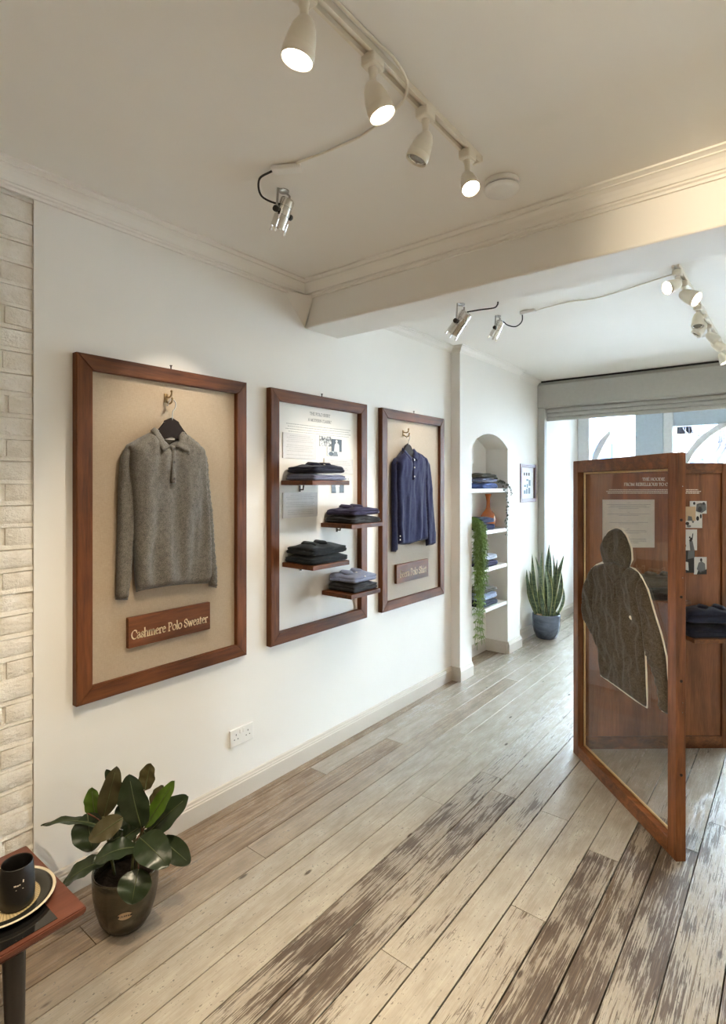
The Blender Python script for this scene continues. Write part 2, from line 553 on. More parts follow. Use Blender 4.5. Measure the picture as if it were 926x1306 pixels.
def puff(outline, to3d, thick, bulge, spacing=0.014, fold=None, back=0.0, smooth_outline=True):
    """closed soft shape from a 2D outline: raised front, flat back; to3d(u, v, h)"""
    pts = [Vector((p[0], p[1])) for p in outline]
    n0 = len(pts)
    res = []
    for i in range(n0):
        a, b = pts[i], pts[(i+1) % n0]
        k = max(1, int((b - a).length / spacing))
        for j in range(k):
            if smooth_outline and k > 1:
                p_, q_ = pts[i-1], pts[(i+2) % n0]
                t = j / k
                c = 0.5 * ((2*a) + (b - p_)*t + (2*p_ - 5*a + 4*b - q_)*t*t + (3*a - p_ - 3*b + q_)*t**3)
                l_ = a + (b - a) * t
                res.append(l_ + (c - l_) * 0.6)
            else:
                res.append(a + (b - a) * (j / k))
    ol = np.array([(p.x, p.y) for p in res]); n = len(ol)
    lo, hi = ol.min(0), ol.max(0)
    A = ol; Bq = np.roll(ol, -1, 0); dv = Bq - A; L2 = (dv ** 2).sum(1) + 1e-12
    def dist(p):
        t = np.clip(((p - A) * dv).sum(1) / L2, 0, 1)
        return np.sqrt((((A + dv * t[:, None]) - p) ** 2).sum(1).min())
    def inside(p):
        y0, y1 = A[:, 1], Bq[:, 1]
        c = ((y0 > p[1]) != (y1 > p[1])) & (p[0] < (Bq[:, 0] - A[:, 0]) * (p[1] - y0) / (y1 - y0 + 1e-12) + A[:, 0])
        return c.sum() % 2 == 1
    inner = []
    row = 0
    y = lo[1] + spacing / 2
    while y < hi[1]:
        x = lo[0] + (spacing / 2 if row % 2 else 0)
        while x < hi[0]:
            p = np.array((x, y))
            if inside(p) and dist(p) > spacing * 0.5: inner.append(p)
            x += spacing
        y += spacing * 0.87; row += 1
    allp = [Vector(p) for p in ol] + [Vector(p) for p in inner]
    vs, es, fs, *_ = delaunay_2d_cdt(allp, [(i, (i+1) % n) for i in range(n)], [], 1, 1e-6)
    b = bmesh.new()
    top, bot = [], []
    for v in vs:
        p = np.array((v.x, v.y)); d = dist(p)
        e = min(d / bulge, 1.0)
        h = thick * math.sqrt(max(0, 1 - (1 - e) ** 2))
        if fold: h += fold(v.x, v.y) * min(1, d / 0.03)
        edge = d < 1e-5
        t = b.verts.new(to3d(v.x, v.y, back + (0 if edge else h)))
        top.append(t)
        bot.append(t if edge else b.verts.new(to3d(v.x, v.y, back - 0.0015)))
    for f in fs:
        try:
            b.faces.new([top[i] for i in f])
            if any(bot[i] is not top[i] for i in f): b.faces.new([bot[i] for i in reversed(f)])
        except ValueError:
            pass
    return b

def softbox(size, rad, nz=0.0, seed=0, seg=(12, 9, 4), sag=0.0):
    """rounded cushion-like slab centred in x,y on z=0..h (local bmesh)"""
    sx, sy, sz = size
    b = bmesh.new()
    nx, ny, nzs = seg
    idx = {}
    def vert(i, j, k):
        if (i, j, k) in idx: return idx[(i, j, k)]
        p = Vector(((i / nx - 0.5) * sx, (j / ny - 0.5) * sy, (k / nzs - 0.5) * sz))
        q = Vector([max(-s_/2 + r_, min(s_/2 - r_, c)) for c, s_, r_ in zip(p, size, (rad, rad, min(rad, sz/2 - 1e-4)))])
        d = p - q
        rz = min(rad, sz / 2 - 1e-4)
        if d.length > 1e-9:
            e = Vector((d.x / rad, d.y / rad, d.z / rz))
            e = e.normalized() * max(abs(e.x), abs(e.y), abs(e.z))
            p = q + Vector((e.x * rad, e.y * rad, e.z * rz))
        if nz:
            w_ = mnoise.noise(Vector((p.x * 14 + seed * 9.1, p.y * 14, p.z * 30 + seed)))
            p.z += nz * w_ * (0.3 + (p.z / sz + 0.5))
            p.x += nz * 0.8 * mnoise.noise(Vector((p.y * 18, p.z * 40, seed * 3.3)))
            p.y += nz * 0.8 * mnoise.noise(Vector((p.x * 18, p.z * 40, seed * 5.3)))
        if sag: p.z -= sag * ((2 * p.x / sx) ** 2 * 0.5 + (2 * p.y / sy) ** 2 * 0.5) * (p.z / sz + 0.5)
        p.z = max(p.z + sz / 2, 0.0)
        idx[(i, j, k)] = b.verts.new(p)
        return idx[(i, j, k)]
    for i in range(nx):
        for j in range(ny):
            b.faces.new([vert(i, j, nzs), vert(i+1, j, nzs), vert(i+1, j+1, nzs), vert(i, j+1, nzs)])
            b.faces.new([vert(i, j+1, 0), vert(i+1, j+1, 0), vert(i+1, j, 0), vert(i, j, 0)])
    for k in range(nzs):
        for i in range(nx):
            b.faces.new([vert(i, 0, k), vert(i+1, 0, k), vert(i+1, 0, k+1), vert(i, 0, k+1)])
            b.faces.new([vert(i+1, ny, k), vert(i, ny, k), vert(i, ny, k+1), vert(i+1, ny, k+1)])
        for j in range(ny):
            b.faces.new([vert(0, j+1, k), vert(0, j, k), vert(0, j, k+1), vert(0, j+1, k+1)])
            b.faces.new([vert(nx, j, k), vert(nx, j+1, k), vert(nx, j+1, k+1), vert(nx, j, k+1)])
    return b

def place(b, loc, rz=0.0):
    m = Matrix.Translation(loc) @ Matrix.Rotation(rz, 4, 'Z')
    bmesh.ops.transform(b, matrix=m, verts=b.verts[:])
    return b

# --------------------------------------------------- broad-nib lettering
def arc(cx, cy, rx, ry, a0, a1, n=10):
    return [(cx + rx * math.cos(math.radians(a0 + (a1 - a0) * i / n)), cy + ry * math.sin(math.radians(a0 + (a1 - a0) * i / n))) for i in range(n + 1)]
GL = {
 'C': (.62, [arc(.36, .34, .31, .35, 48, 312), [(.57, .60), (.57, .48)]]),
 'P': (.50, [[(.12, 0), (.12, .68)], [(.03, .0), (.23, .0)], [(.03, .68), (.22, .68)] + arc(.22, .50, .22, .18, 90, -90, 8) + [(.13, .31)]]),
 'S': (.46, [[(.39, .50), (.39, .62)] + arc(.23, .52, .16, .16, 50, 215, 8) + [(.30, .32)] + arc(.22, .17, .17, .18, 35, -130, 8) + [(.05, .18)]]),
 'B': (.54, [[(.12, 0), (.12, .68)], [(.03, .68), (.24, .68)] + arc(.24, .52, .17, .16, 90, -90, 8) + [(.13, .36)], [(.24, .36)] + arc(.25, .18, .21, .18, 90, -90, 8) + [(.03, 0)]]),
 'a': (.41, [arc(.16, .33, .13, .12, 160, 20, 6) + [(.30, .08), (.40, .03)], [(.29, .27)] + arc(.16, .12, .12, .12, 100, 300, 8) + [(.29, .12)]]),
 's': (.34, [[(.28, .34), (.27, .42)] + arc(.17, .34, .11, .11, 60, 210, 6) + [(.22, .21)] + arc(.16, .11, .13, .11, 40, -130, 6) + [(.05, .13)]]),
 'h': (.50, [[(.02, .71), (.10, .74), (.10, 0)], [(.02, 0), (.19, 0)], [(.10, .34)] + arc(.25, .31, .14, .14, 130, 0, 7) + [(.39, 0)], [(.31, 0), (.48, 0)]]),
 'm': (.78, [[(.02, .41), (.10, .44), (.10, 0)], [(.02, 0), (.19, 0)], [(.10, .34)] + arc(.24, .31, .13, .14, 130, 0, 7) + [(.37, 0)], [(.29, 0), (.46, 0)], [(.37, .34)] + arc(.51, .31, .14, .14, 130, 0, 7) + [(.65, 0)], [(.57, 0), (.75, 0)]]),
 'e': (.42, [[(.07, .25), (.36, .29)] + arc(.21, .27, .16, .18, 8, 180, 8) + arc(.23, .20, .18, .20, 180, 315, 8)]),
 'r': (.37, [[(.02, .41), (.10, .44), (.10, 0)], [(.02, 0), (.21, 0)], [(.10, .30), (.18, .42), (.27, .45), (.34, .40)]]),
 'o': (.48, [arc(.24, .22, .20, .23, 0, 360, 18)]),
 'l': (.22, [[(.02, .71), (.11, .74), (.11, 0)], [(.02, 0), (.20, 0)]]),
 'w': (.68, [[(.0, .44), (.17, .44)], [(.08, .44), (.21, 0), (.34, .42), (.46, 0), (.60, .44)], [(.51, .44), (.67, .44)]]),
 't': (.31, [[(.12, .57), (.12, .10)] + arc(.19, .09, .07, .09, 180, 310, 6), [(.02, .43), (.28, .44)]]),
 'i': (.23, [[(.02, .41), (.11, .44), (.11, 0)], [(.02, 0), (.21, 0)], [(.09, .63), (.13, .67)]]),
 'T': (.56, [[(.28, 0), (.28, .66)], [(.04, .56), (.04, .66), (.52, .66), (.52, .56)], [(.19, 0), (.37, 0)]]),
 'H': (.68, [[(.13, 0), (.13, .68)], [(.55, 0), (.55, .68)], [(.13, .36), (.55, .36)], [(.04, 0), (.22, 0)], [(.46, 0), (.64, 0)], [(.04, .68), (.22, .68)], [(.46, .68), (.64, .68)]]),
 'E': (.52, [[(.12, 0), (.12, .68)], [(.03, .68), (.44, .68), (.44, .58)], [(.12, .36), (.36, .36)], [(.03, 0), (.46, 0), (.47, .12)]]),
 'O': (.70, [arc(.35, .34, .31, .35, 0, 360, 22)]),
 'L': (.50, [[(.12, 0), (.12, .68)], [(.03, .68), (.22, .68)], [(.03, 0), (.45, 0), (.46, .13)]]),
 'I': (.26, [[(.13, 0), (.13, .68)], [(.03, .68), (.23, .68)], [(.03, 0), (.23, 0)]]),
 'R': (.56, [[(.12, 0), (.12, .68)], [(.03, 0), (.22, 0)], [(.03, .68), (.22, .68)] + arc(.22, .51, .19, .17, 90, -90, 8) + [(.13, .34)], [(.26, .34), (.53, 0)]]),
 'A': (.64, [[(.10, 0), (.32, .70), (.55, 0)], [(.17, .24), (.46, .24)], [(.02, 0), (.18, 0)], [(.46, 0), (.63, 0)]]),
 'M': (.80, [[(.12, 0), (.15, .68), (.40, .04), (.65, .68), (.69, 0)], [(.03, 0), (.21, 0)], [(.60, 0), (.78, 0)]]),
 'D': (.66, [[(.12, 0), (.12, .68)], [(.03, .68), (.26, .68)] + arc(.27, .34, .32, .34, 90, -90, 12) + [(.03, 0)]]),
 'N': (.68, [[(.13, 0), (.13, .68), (.56, .02), (.56, .68)], [(.04, 0), (.22, 0)], [(.47, .68), (.65, .68)]]),
 'F': (.48, [[(.12, 0), (.12, .68)], [(.03, .68), (.44, .68), (.44, .57)], [(.12, .36), (.36, .36)], [(.03, 0), (.22, 0)]]),
 'U': (.66, [[(.13, .68), (.13, .22)] + arc(.33, .20, .20, .20, 180, 360, 10) + [(.53, .68)], [(.04, .68), (.22, .68)], [(.45, .68), (.62, .68)]]),
}
def lettering(text, to3d, u0, v0, width, ratio=1.0, pen=0.085, track=0.0):
    """write text from u0 with baseline v0, fitted to width; ratio = em height / fitted unit"""
    adv = [GL[c][0] + track if c != ' ' else 0.26 for c in text]
    k = width / sum(adv)
    b = bmesh.new()
    nv = Vector((math.cos(math.radians(28)), math.sin(math.radians(28))))
    x = 0.0
    for c, a in zip(text, adv):
        if c != ' ':
            for st in GL[c][1]:
                for p, q in zip(st, st[1:]):
                    p, q = Vector(p), Vector(q)
                    d = (q - p)
                    if d.length < 1e-6: continue
                    d.normalize()
                    s = abs(d.x * nv.y - d.y * nv.x)
                    hw = pen * (0.18 + 0.42 * s)
                    nn = Vector((-d.y, d.x)) * hw
                    e = d * hw * 0.5
                    qd = [p - nn - e, q - nn + e, q + nn + e, p + nn - e]
                    b.faces.new([b.verts.new(to3d(u0 + (x + t.x) * k, v0 + t.y * k * ratio)) for t in qd])
        x += a
    return b

def textlines(to3d, u0, u1, rows, dv, h, rng, centre=True):
    """rows of unreadable small print: word-length dashes; rows = list of (v, fraction)"""
    b = bmesh.new()
    for v, fr in rows:
        wdt = (u1 - u0) * fr
        a = u0 + ((u1 - u0) - wdt) / 2 if centre else u0
        e = a + wdt
        x = a
        while x < e:
            l = min(rng.uniform(0.25, 1.0) * dv * 1.4, e - x)
            b.faces.new([b.verts.new(to3d(*p)) for p in ((x, v), (x + l, v), (x + l, v + h), (x, v + h))])
            x += l + dv * 0.22
    return b

# ================================================================== STRUCTURE
XW, XR, YB, YS, YG = -2.2, 1.75, -3.0, 5.75, 7.1      # left wall, right wall, back wall, shutter line, shop glass
ZC, ZF = 2.69, 2.665                                  # ceilings: front room, window end
YP0, YP1, XP = 3.90, 5.09, -2.12                      # pier
NY0, NY1, XN = 4.10, 4.81, -2.345                     # niche
BY0, BY1, ZB = 2.232, 2.516, 2.45                     # ceiling beam
H = 1.57

# floor with planks
fl = struct('floor', B().box((-2.40, YB - .1, -.06), (XR + .1, YG + .1, -.021)), 'gap')
edges = [-2.2, -2.13, -2.005, -1.88, -1.755, -1.635, -1.50, -1.367, -1.245, -1.11, -.98, -.846, -.715, -.59, -.472, -.34, -.19, -.06]
while edges[-1] < XR: edges.append(min(XR, edges[-1] + R.choice((.125, .13, .135))))
# plank index -> list of (start y, wear); boards butt end to end at those lines
SEG = {0: [(-3, -.06), (1.3, -.05), (4.1, -.05)], 1: [(-3, -.05), (2.2, -.05)], 2: [(-3, -.04), (.9, -.03), (2.75, -.05)], 3: [(-3, -.05), (1.55, -.06), (4.2, -.08)], 4: [(-3, -.07), (3.1, -.06)],
 5: [(-3, -.08), (.2, -.07), (2.9, -.05)], 6: [(-3, -.04), (2.35, -.01), (4.6, -.06)], 7: [(-3, .10), (-.2, .14), (2.75, .08), (4.9, -.02)], 8: [(-3, .10), (.6, .12), (2.62, .07), (4.5, -.03)], 9: [(-3, .02), (-.9, .05), (1.49, .0), (3.6, -.05)],
 10: [(-3, .0), (.1, -.03), (2.6, -.05), (5.0, -.06)], 11: [(-3, .06), (1.95, -.01), (4.9, -.06)], 12: [(-3, .08), (-.4, .13), (2.45, -.03)], 13: [(-3, .08), (.6, .15), (2.9, .0), (4.1, -.04)], 14: [(-3, .12), (.9, .14), (2.72, .03)],
 15: [(-3, .08), (-.1, .07), (3.0, .08)], 16: [(-3, .10), (1.2, .13), (3.9, .03)], 17: [(-3, .08), (2.0, .10)]}
WASH = {0: .95, 1: .95, 2: .85, 3: .55, 4: .2, 5: .08}
def plank(x0, x1, y0, y1, wear, wash):
    g = R.uniform(.0013, .0030); zt = R.uniform(-.0003, .0001); c = .0005
    b = bmesh.new()
    a0, a1, b0, b1 = x0 + g, x1 - g, y0 + .0012, y1 - .0012
    lo = [b.verts.new(p) for p in ((a0, b0, -.02), (a1, b0, -.02), (a1, b1, -.02), (a0, b1, -.02))]
    md = [b.verts.new((v.co.x, v.co.y, zt - c)) for v in lo]
    tp = [b.verts.new(p) for p in ((a0 + c, b0 + c, zt), (a1 - c, b0 + c, zt), (a1 - c, b1 - c, zt), (a0 + c, b1 - c, zt))]
    for q, w_ in ((lo, md), (md, tp)):
        for k in range(4): b.faces.new((q[k], q[(k+1) % 4], w_[(k+1) % 4], w_[k]))
    b.faces.new(tp); b.faces.new(lo[::-1])
    o = obj('plank', b, 'floor', fl)
    o['wear'] = wear; o['wash'] = wash
for i, (a, c) in enumerate(zip(edges, edges[1:])):
    sg = SEG.get(i)
    if sg is None:
        sg = [(-3, R.uniform(-.04, .12)), (R.uniform(-1.6, .2), R.uniform(-.04, .12)), (R.uniform(1.5, 3), R.uniform(-.05, .08))]
    ys = [p[0] for p in sg] + [YG]
    for (y0, wv), y1 in zip(sg, ys[1:]):
        far = y0 > 2.5 and i <= 12
        plank(a, c, y0, y1, wv - ((.03 if i in (6, 7, 8) else .07) if far else 0), WASH.get(i, 0.0) * (.35 if y0 > 2.1 else 1))
plank(-2.345, -2.2, NY0, NY1, -.1, .9)

# walls
g = B()
g.box((-2.35, .825, 0), (XW, NY0, 2.72)).box((-2.35, NY1, 0), (XW, YG + .3, 2.72))
struct('wall_left', g, 'wall')
struct('wall_right', B().box((XR, YB, 0), (XR + .1, YG + .3, 2.72)), 'wall')
struct('wall_back', B().box((-2.34, YB - .1, 0), (XR + .1, YB, 2.72)), 'wall')
# pier with arched niche
g = B()
def arch_z(y):                                        # segmental arch
    s = .355; rise = .112; rad = (s*s + rise*rise) / (2*rise)
    return H + .325 + math.sqrt(max(0, rad*rad - (y - (NY0 + NY1) / 2) ** 2)) - (rad - rise)
g.box((XW, YP0, 0), (XP, NY0, ZF)).box((XW, NY1, 0), (XP, YP1, ZF))
N = 20
ay = [NY0 + (NY1 - NY0) * k / N for k in range(N + 1)]
az = [arch_z(y) for y in ay]
for k in range(N):
    y0, y1, z0, z1 = ay[k], ay[k+1], az[k], az[k+1]
    g.poly([(XP, y0, z0), (XP, y1, z1), (XP, y1, ZF), (XP, y0, ZF)])
    g.poly([(XP, y1, z1), (XP, y0, z0), (XN, y0, z0), (XN, y1, z1)])
g.box((XN - .06, NY0 - .1, 0), (XN + .006, NY1 + .1, ZF))
struct('wall_pier', g, 'wall')

# painted brick section with bricks and pointing
wb = struct('wall_brick', B().box((-2.34, YB, 0), (-2.2125, .825, 2.72)), 'brick')
zc, k = 0.0, 0
rb = random.Random(3)
while zc < 2.66:
    hc = .079
    y = .827
    lens = [.115, .215] if k % 2 else [.215, .115]
    first = True; j = 0
    while y > -.2:
        ln = lens[j % 2]
        if first: ln *= rb.uniform(.75, 1.0); first = False
        y0 = y - ln
        b = B().box((-2.224, y0 + .004, zc + .006), (-2.207 + rb.uniform(-.003, .0025), y - .004, zc + hc - .010), .0035)
        for v in b.b.verts:
            v.co += Vector((mnoise.noise(v.co * 25) * .003, 0, mnoise.noise(v.co * 13 + Vector((5, 1, 2))) * .004))
        obj('brick', b, 'brick', wb, smooth='auto')
        y = y0 - .004; j += 1
    # struck pointing proud of the brick face
    n = 12; prof = [(-2.222, -.010), (-2.2045, -.008), (-2.2085, .008), (-2.222, .010)]
    b = B(); rings = []
    for q in range(n + 1):
        yy = .8255 - 1.02 * q / n
        dz = mnoise.noise(Vector((yy * 6, zc * 9, 1))) * .005
        dx = mnoise.noise(Vector((yy * 9, zc * 7, 8))) * .002 - .0012
        rings.append([b.b.verts.new((x + (dx if x > -2.21 else 0), yy, zc + hc + zz + dz)) for x, zz in prof])
    for q, w_ in zip(rings, rings[1:]):
        for m in range(4): b.b.faces.new((q[m], q[(m+1) % 4], w_[(m+1) % 4], w_[m]))
    b.b.faces.new(rings[0]); b.b.faces.new(rings[-1][::-1])
    obj('mortar_strip', b, 'brick', wb)
    zc += hc; k += 1

# ceilings and beam
struct('ceiling', B().box((-2.34, YB, ZC), (XR + .1, BY0 + .02, ZC + .08)), 'ceil')
struct('ceiling_window_end', B().box((-2.40, BY1 - .02, ZF), (XR + .1, YG + .3, ZF + .1)), 'ceil')
g = B().box((XW, BY0, ZB), (XR, BY1, ZC + .06), .008)
g.b.faces.new([g.b.verts.new(p) for p in ((XW, 2.07, 2.62), (XW, BY0, ZB + .005), (-2.13, BY0, 2.62))])
g.b.faces.new([g.b.verts.new(p) for p in ((XW, BY0, ZB + .005), (XW + .012, BY0, ZB + .005), (-2.13, BY0, 2.62))])
struct('ceiling_beam', g, 'wall')

# crown moulding
def crown(name, p0, p1, nrm, zc, sc=1.0, mit0=0, mit1=0):
    """profile swept from p0 to p1; nrm points into the room; mitres lengthen/shorten ends by offset"""
    prof = [(0, -.078), (.010, -.078), (.010, -.068), (.018, -.064), (.018, -.057), (.026, -.056), (.034, -.042), (.046, -.028), (.060, -.019), (.066, -.018), (.066, -.013), (.078, -.009), (.088, -.007), (.088, 0), (0, 0)]
    p0, p1, nrm = Vector(p0), Vector(p1), Vector(nrm)
    d = (p1 - p0).normalized()
    b = B(); rings = []
    for p, m in ((p0, mit0), (p1, mit1)):
        rings.append([b.b.verts.new(p + nrm * o * sc + d * (m * o * sc) + UP * (zc + h * sc)) for o, h in prof])
    n = len(prof)
    for k in range(n): b.b.faces.new((rings[0][k], rings[0][(k+1) % n], rings[1][(k+1) % n], rings[1][k]))
    b.b.faces.new(rings[0]); b.b.faces.new(rings[1][::-1])
    struct(name, b, 'ceil')
crown('trim_1', (XW, YB, 0), (XW, BY0, 0), (1, 0, 0), ZC, 1, 0, -1)
crown('trim_2', (XW, BY0, 0), (XR, BY0, 0), (0, -1, 0), ZC, 1, 1, -1)
crown('trim_3', (XW, BY1, 0), (XW, YP0, 0), (1, 0, 0), ZF, .6, 0, -1)
crown('trim_4', (XW, YP0, 0), (XP, YP0, 0), (0, -1, 0), ZF, .6, 1, 1)
crown('trim_5', (XP, YP0, 0), (XP, YP1, 0), (1, 0, 0), ZF, .6, -1, 1)
crown('trim_6', (XW, YP1, 0), (XW, YS, 0), (1, 0, 0), ZF, .6, 0, 0)
crown('trim_7', (XR, YB, 0), (XR, BY0, 0), (-1, 0, 0), ZC, 1, 0, -1)

# baseboards
def skirting(name, p0, p1, nrm, mit0=0, mit1=0):
    prof = [(0, 0), (.018, 0), (.018, .080), (.014, .084), (.014, .090), (.010, .094), (.008, .104), (.003, .108), (0, .108)]
    p0, p1, nrm = Vector(p0), Vector(p1), Vector(nrm)
    d = (p1 - p0).normalized()
    b = B(); rings = []
    for p, m in ((p0, mit0), (p1, mit1)):
        rings.append([b.b.verts.new(p + nrm * o + d * (m * o) + UP * h) for o, h in prof])
    n = len(prof)
    for k in range(n): b.b.faces.new((rings[0][k], rings[0][(k+1) % n], rings[1][(k+1) % n], rings[1][k]))
    b.b.faces.new(rings[0]); b.b.faces.new(rings[1][::-1])
    struct(name, b, 'trim')
skirting('baseboard_left', (XW, .825, 0), (XW, YP0, 0), (1, 0, 0), 0, -1)
skirting('baseboard_pier_side', (XW, YP0, 0), (XP, YP0, 0), (0, -1, 0), 1, 1)
skirting('baseboard_pier_front', (XP, YP0, 0), (XP, NY0, 0), (1, 0, 0), -1, 0)
skirting('baseboard_niche_back', (XN, NY0, 0), (XN, NY1, 0), (1, 0, 0), 0, -1)
skirting('baseboard_niche_side', (XN, NY1, 0), (XP, NY1, 0), (0, -1, 0), 1, 0)
skirting('baseboard_pier_end', (XP, NY1, 0), (XP, YP1, 0), (1, 0, 0), 0, 1)
skirting('baseboard_window_end', (XW, YP1, 0), (XW, YS, 0), (1, 0, 0), 0, 0)
skirting('baseboard_shop_bay', (XW, YS + .08, 0), (XW, YG, 0), (1, 0, 0), 0, 0)
skirting('baseboard_right', (XR, YB, 0), (XR, YG, 0), (-1, 0, 0), 0, 0)
skirting('baseboard_back', (-2.22, YB, 0), (XR, YB, 0), (0, 1, 0), 0, 0)

# shop window
win = thing('window_1', None, None, (0, YG, 0)); win['kind'] = 'structure'
ZT = 2.27
g = B().box((XW, YG, 0), (-2.06, YG + .12, ZF), .01).box((-1.235, YG - .02, 0), (-1.14, YG + .12, ZF), .01)
g.box((XW, YG, 2.42), (XR, YG + .12, ZF)).box((-2.06, YG, 0), (XR, YG + .12, .35), .01)
g.box((.55, YG - .02, 0), (.65, YG + .12, ZF), .01).box((XR - .12, YG, 0), (XR, YG + .12, ZF), .01)
obj('window_frame', g, 'frame_white', win)
obj('pilaster', B().box((-1.53, YG - .03, 0), (-1.235, YG + .22, ZF), .012), 'frame_blue', win)
obj('transom_panel', B().box((-1.14, YG + .02, 2.225), (.55, YG + .09, 2.42), .006), 'frame_blue', win)
# arched glazing bars
def archbar(name, cx, z0, rad, a0, a1, wd):
    b = B(); rings = []
    for k in range(25):
        a = math.radians(a0 + (a1 - a0) * k / 24)
        rings.append([b.b.verts.new((cx + r * math.cos(a), yy, z0 + r * math.sin(a))) for r, yy in ((rad, YG + .02), (rad + wd, YG + .02), (rad + wd, YG + .09), (rad, YG + .09))])
    for q, w_ in zip(rings, rings[1:]):
        for m in range(4): b.b.faces.new((q[m], q[(m+1) % 4], w_[(m+1) % 4], w_[m]))
    b.b.faces.new(rings[0]); b.b.faces.new(rings[-1][::-1])
    obj(name, b, 'frame_white', win)
archbar('arched_bar', -.31, 1.53, .735, 8, 172, .065)
# slim curved bracket in the corner above the left light
b = B(); rings = []
for k in range(15):
    a = math.radians(180 - 62 * k / 14)
    rings.append([b.b.verts.new((-1.62 + r * math.cos(a), yy, 1.66 + 1.45 * r * math.sin(a))) for r, yy in ((.44, YG + .02), (.405 - .03 * math.sin(PI * k / 14), YG + .02), (.405 - .03 * math.sin(PI * k / 14), YG + .09), (.44, YG + .09))])
for q, w_ in zip(rings, rings[1:]):
    for m in range(4): b.b.faces.new((q[m], q[(m+1) % 4], w_[(m+1) % 4], w_[m]))
b.b.faces.new(rings[0]); b.b.faces.new(rings[-1][::-1])
obj('corner_bracket', b, 'frame_white', win)
for x0, x1, z1 in ((-2.06, -1.53, 2.42), (-1.14, .55, 2.225), (.65, XR - .12, 2.42)):
    obj('window_pane', B().box((x0, YG + .05, .35), (x1, YG + .058, z1)), 'glass', win)

# roller shutter above the shop bay
rs = thing('roller_shutter', 'grey aluminium roller shutter box and guides across the shop window', 'shutter', (-.2, YS, 0))
b = B()
zb0, zb1 = 2.372, 2.648
b.prism([(XW + .001, YS + .02, zb0), (XW + .001, YS, zb0 + .01), (XW + .001, YS, zb1 - .035), (XW + .001, YS + .035, zb1), (XW + .001, YS + .30, zb1), (XW + .001, YS + .30, zb0)], (XR - XW - .002, 0, 0))
obj('shutter_box', b, 'shutter', rs)
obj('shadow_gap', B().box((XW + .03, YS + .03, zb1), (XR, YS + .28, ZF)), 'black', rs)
for k in range(3):
    z1 = zb0 - .044 * k; 
    b = B(); pr = [(0, 0), (-.010, -.006), (-.013, -.022), (-.008, -.038), (0, -.043), (.008, -.043), (.008, 0)]
    b.prism([(XW + .07, YS + .09 + y, z1 + z) for y, z in pr], (XR - XW - .14, 0, 0))
    obj('shutter_slat', b, 'shutter', rs)
for x0, x1 in ((XW + .001, XW + .075), (XR - .075, XR - .001)):
    g = B().box((x0, YS + .005, 0), (x1, YS + .075, zb0), .003)
    g.box((x0 + .012, YS + .0, .0), (x0 + .02, YS + .006, zb0))
    obj('guide_rail', g, 'shutter', rs)

# the street
struct('pavement', B().box((-14, YG + .1, -.12), (12, 22, -.02)), 'pave')
# ================================================================== WALL FRAMES
def wallmap(x):                                       # wall plane: u = Y, v = Z, h = out of the wall
    return lambda u, v, h=0.0: Vector((x + h, u, v))

def display_frame(y0, y1, z0, z1, label, backing):
    t = thing('display_frame', label, 'picture frame', (XW, (y0 + y1) / 2, z0))
    wd, xf = .062, XW + .035
    def rail(name, pts, mat):
        b = B(); b.prism([(XW, u, v) for u, v in pts], (.035, 0, 0))
        ed = [e for e in b.b.edges if all(abs(v.co.x - xf) < 1e-5 for v in e.verts)]
        bmesh.ops.bevel(b.b, geom=ed, offset=.003, segments=2, affect='EDGES')
        obj(name, b, mat, t)
    rail('stile', [(y0, z0), (y0 + wd, z0 + wd), (y0 + wd, z1 - wd), (y0, z1)], 'wood_z')
    rail('stile', [(y1, z0), (y1, z1), (y1 - wd, z1 - wd), (y1 - wd, z0 + wd)], 'wood_z')
    rail('top_rail', [(y0, z1), (y0 + wd, z1 - wd), (y1 - wd, z1 - wd), (y1, z1)], 'wood_y')
    rail('bottom_rail', [(y0, z0), (y1, z0), (y1 - wd, z0 + wd), (y0 + wd, z0 + wd)], 'wood_y')
    yc = (y0 + y1) / 2
    b = B().lathe([(.003, 0), (.003, .016), (.006, .017), (.006, .020)], (XW + .018, yc, z1 - .001), (0, 0, 1), 10)
    obj('fixing_screw', b, 'screw', t)
    if backing:
        obj('backing_board', B().box((XW + .001, y0 + wd - .004, z0 + wd - .004), (XW + .013, y1 - wd + .004, z1 - wd + .004)), backing, t)
    return t
FZ0, FZ1 = .716, 2.076
f1 = display_frame(.962, 1.788, FZ0, FZ1, 'large stained wood frame with linen backing holding the grey sweater', 'linen')
f2 = display_frame(1.947, 2.765, FZ0, FZ1, 'stained wood frame open to the white wall with four small shelves inside', None)
f3 = display_frame(2.924, 3.735, FZ0, FZ1, 'stained wood frame with linen backing holding the navy polo shirt', 'linen2')

def hook_on(f, y, z):
    b = B().box((XW + .013, y - .009, z - .018), (XW + .019, y + .009, z + .022), .002)
    b.tube(curve_pts([(XW + .018, y, z + .008), (XW + .045, y, z + .004), (XW + .058, y, z + .014), (XW + .060, y, z + .026)], 10), .0042)
    b.tube(curve_pts([(XW + .018, y, z - .010), (XW + .040, y, z - .024), (XW + .060, y, z - .020), (XW + .066, y, z - .006)], 10), .0042)
    b.sphere((XW + .060, y, z + .028), .006, 8, 6); b.sphere((XW + .066, y, z - .004), .006, 8, 6)
    obj('coat_hook', b, 'brass', f, True)
hook_on(f1, 1.352, 1.945); hook_on(f3, 3.199, 1.925)

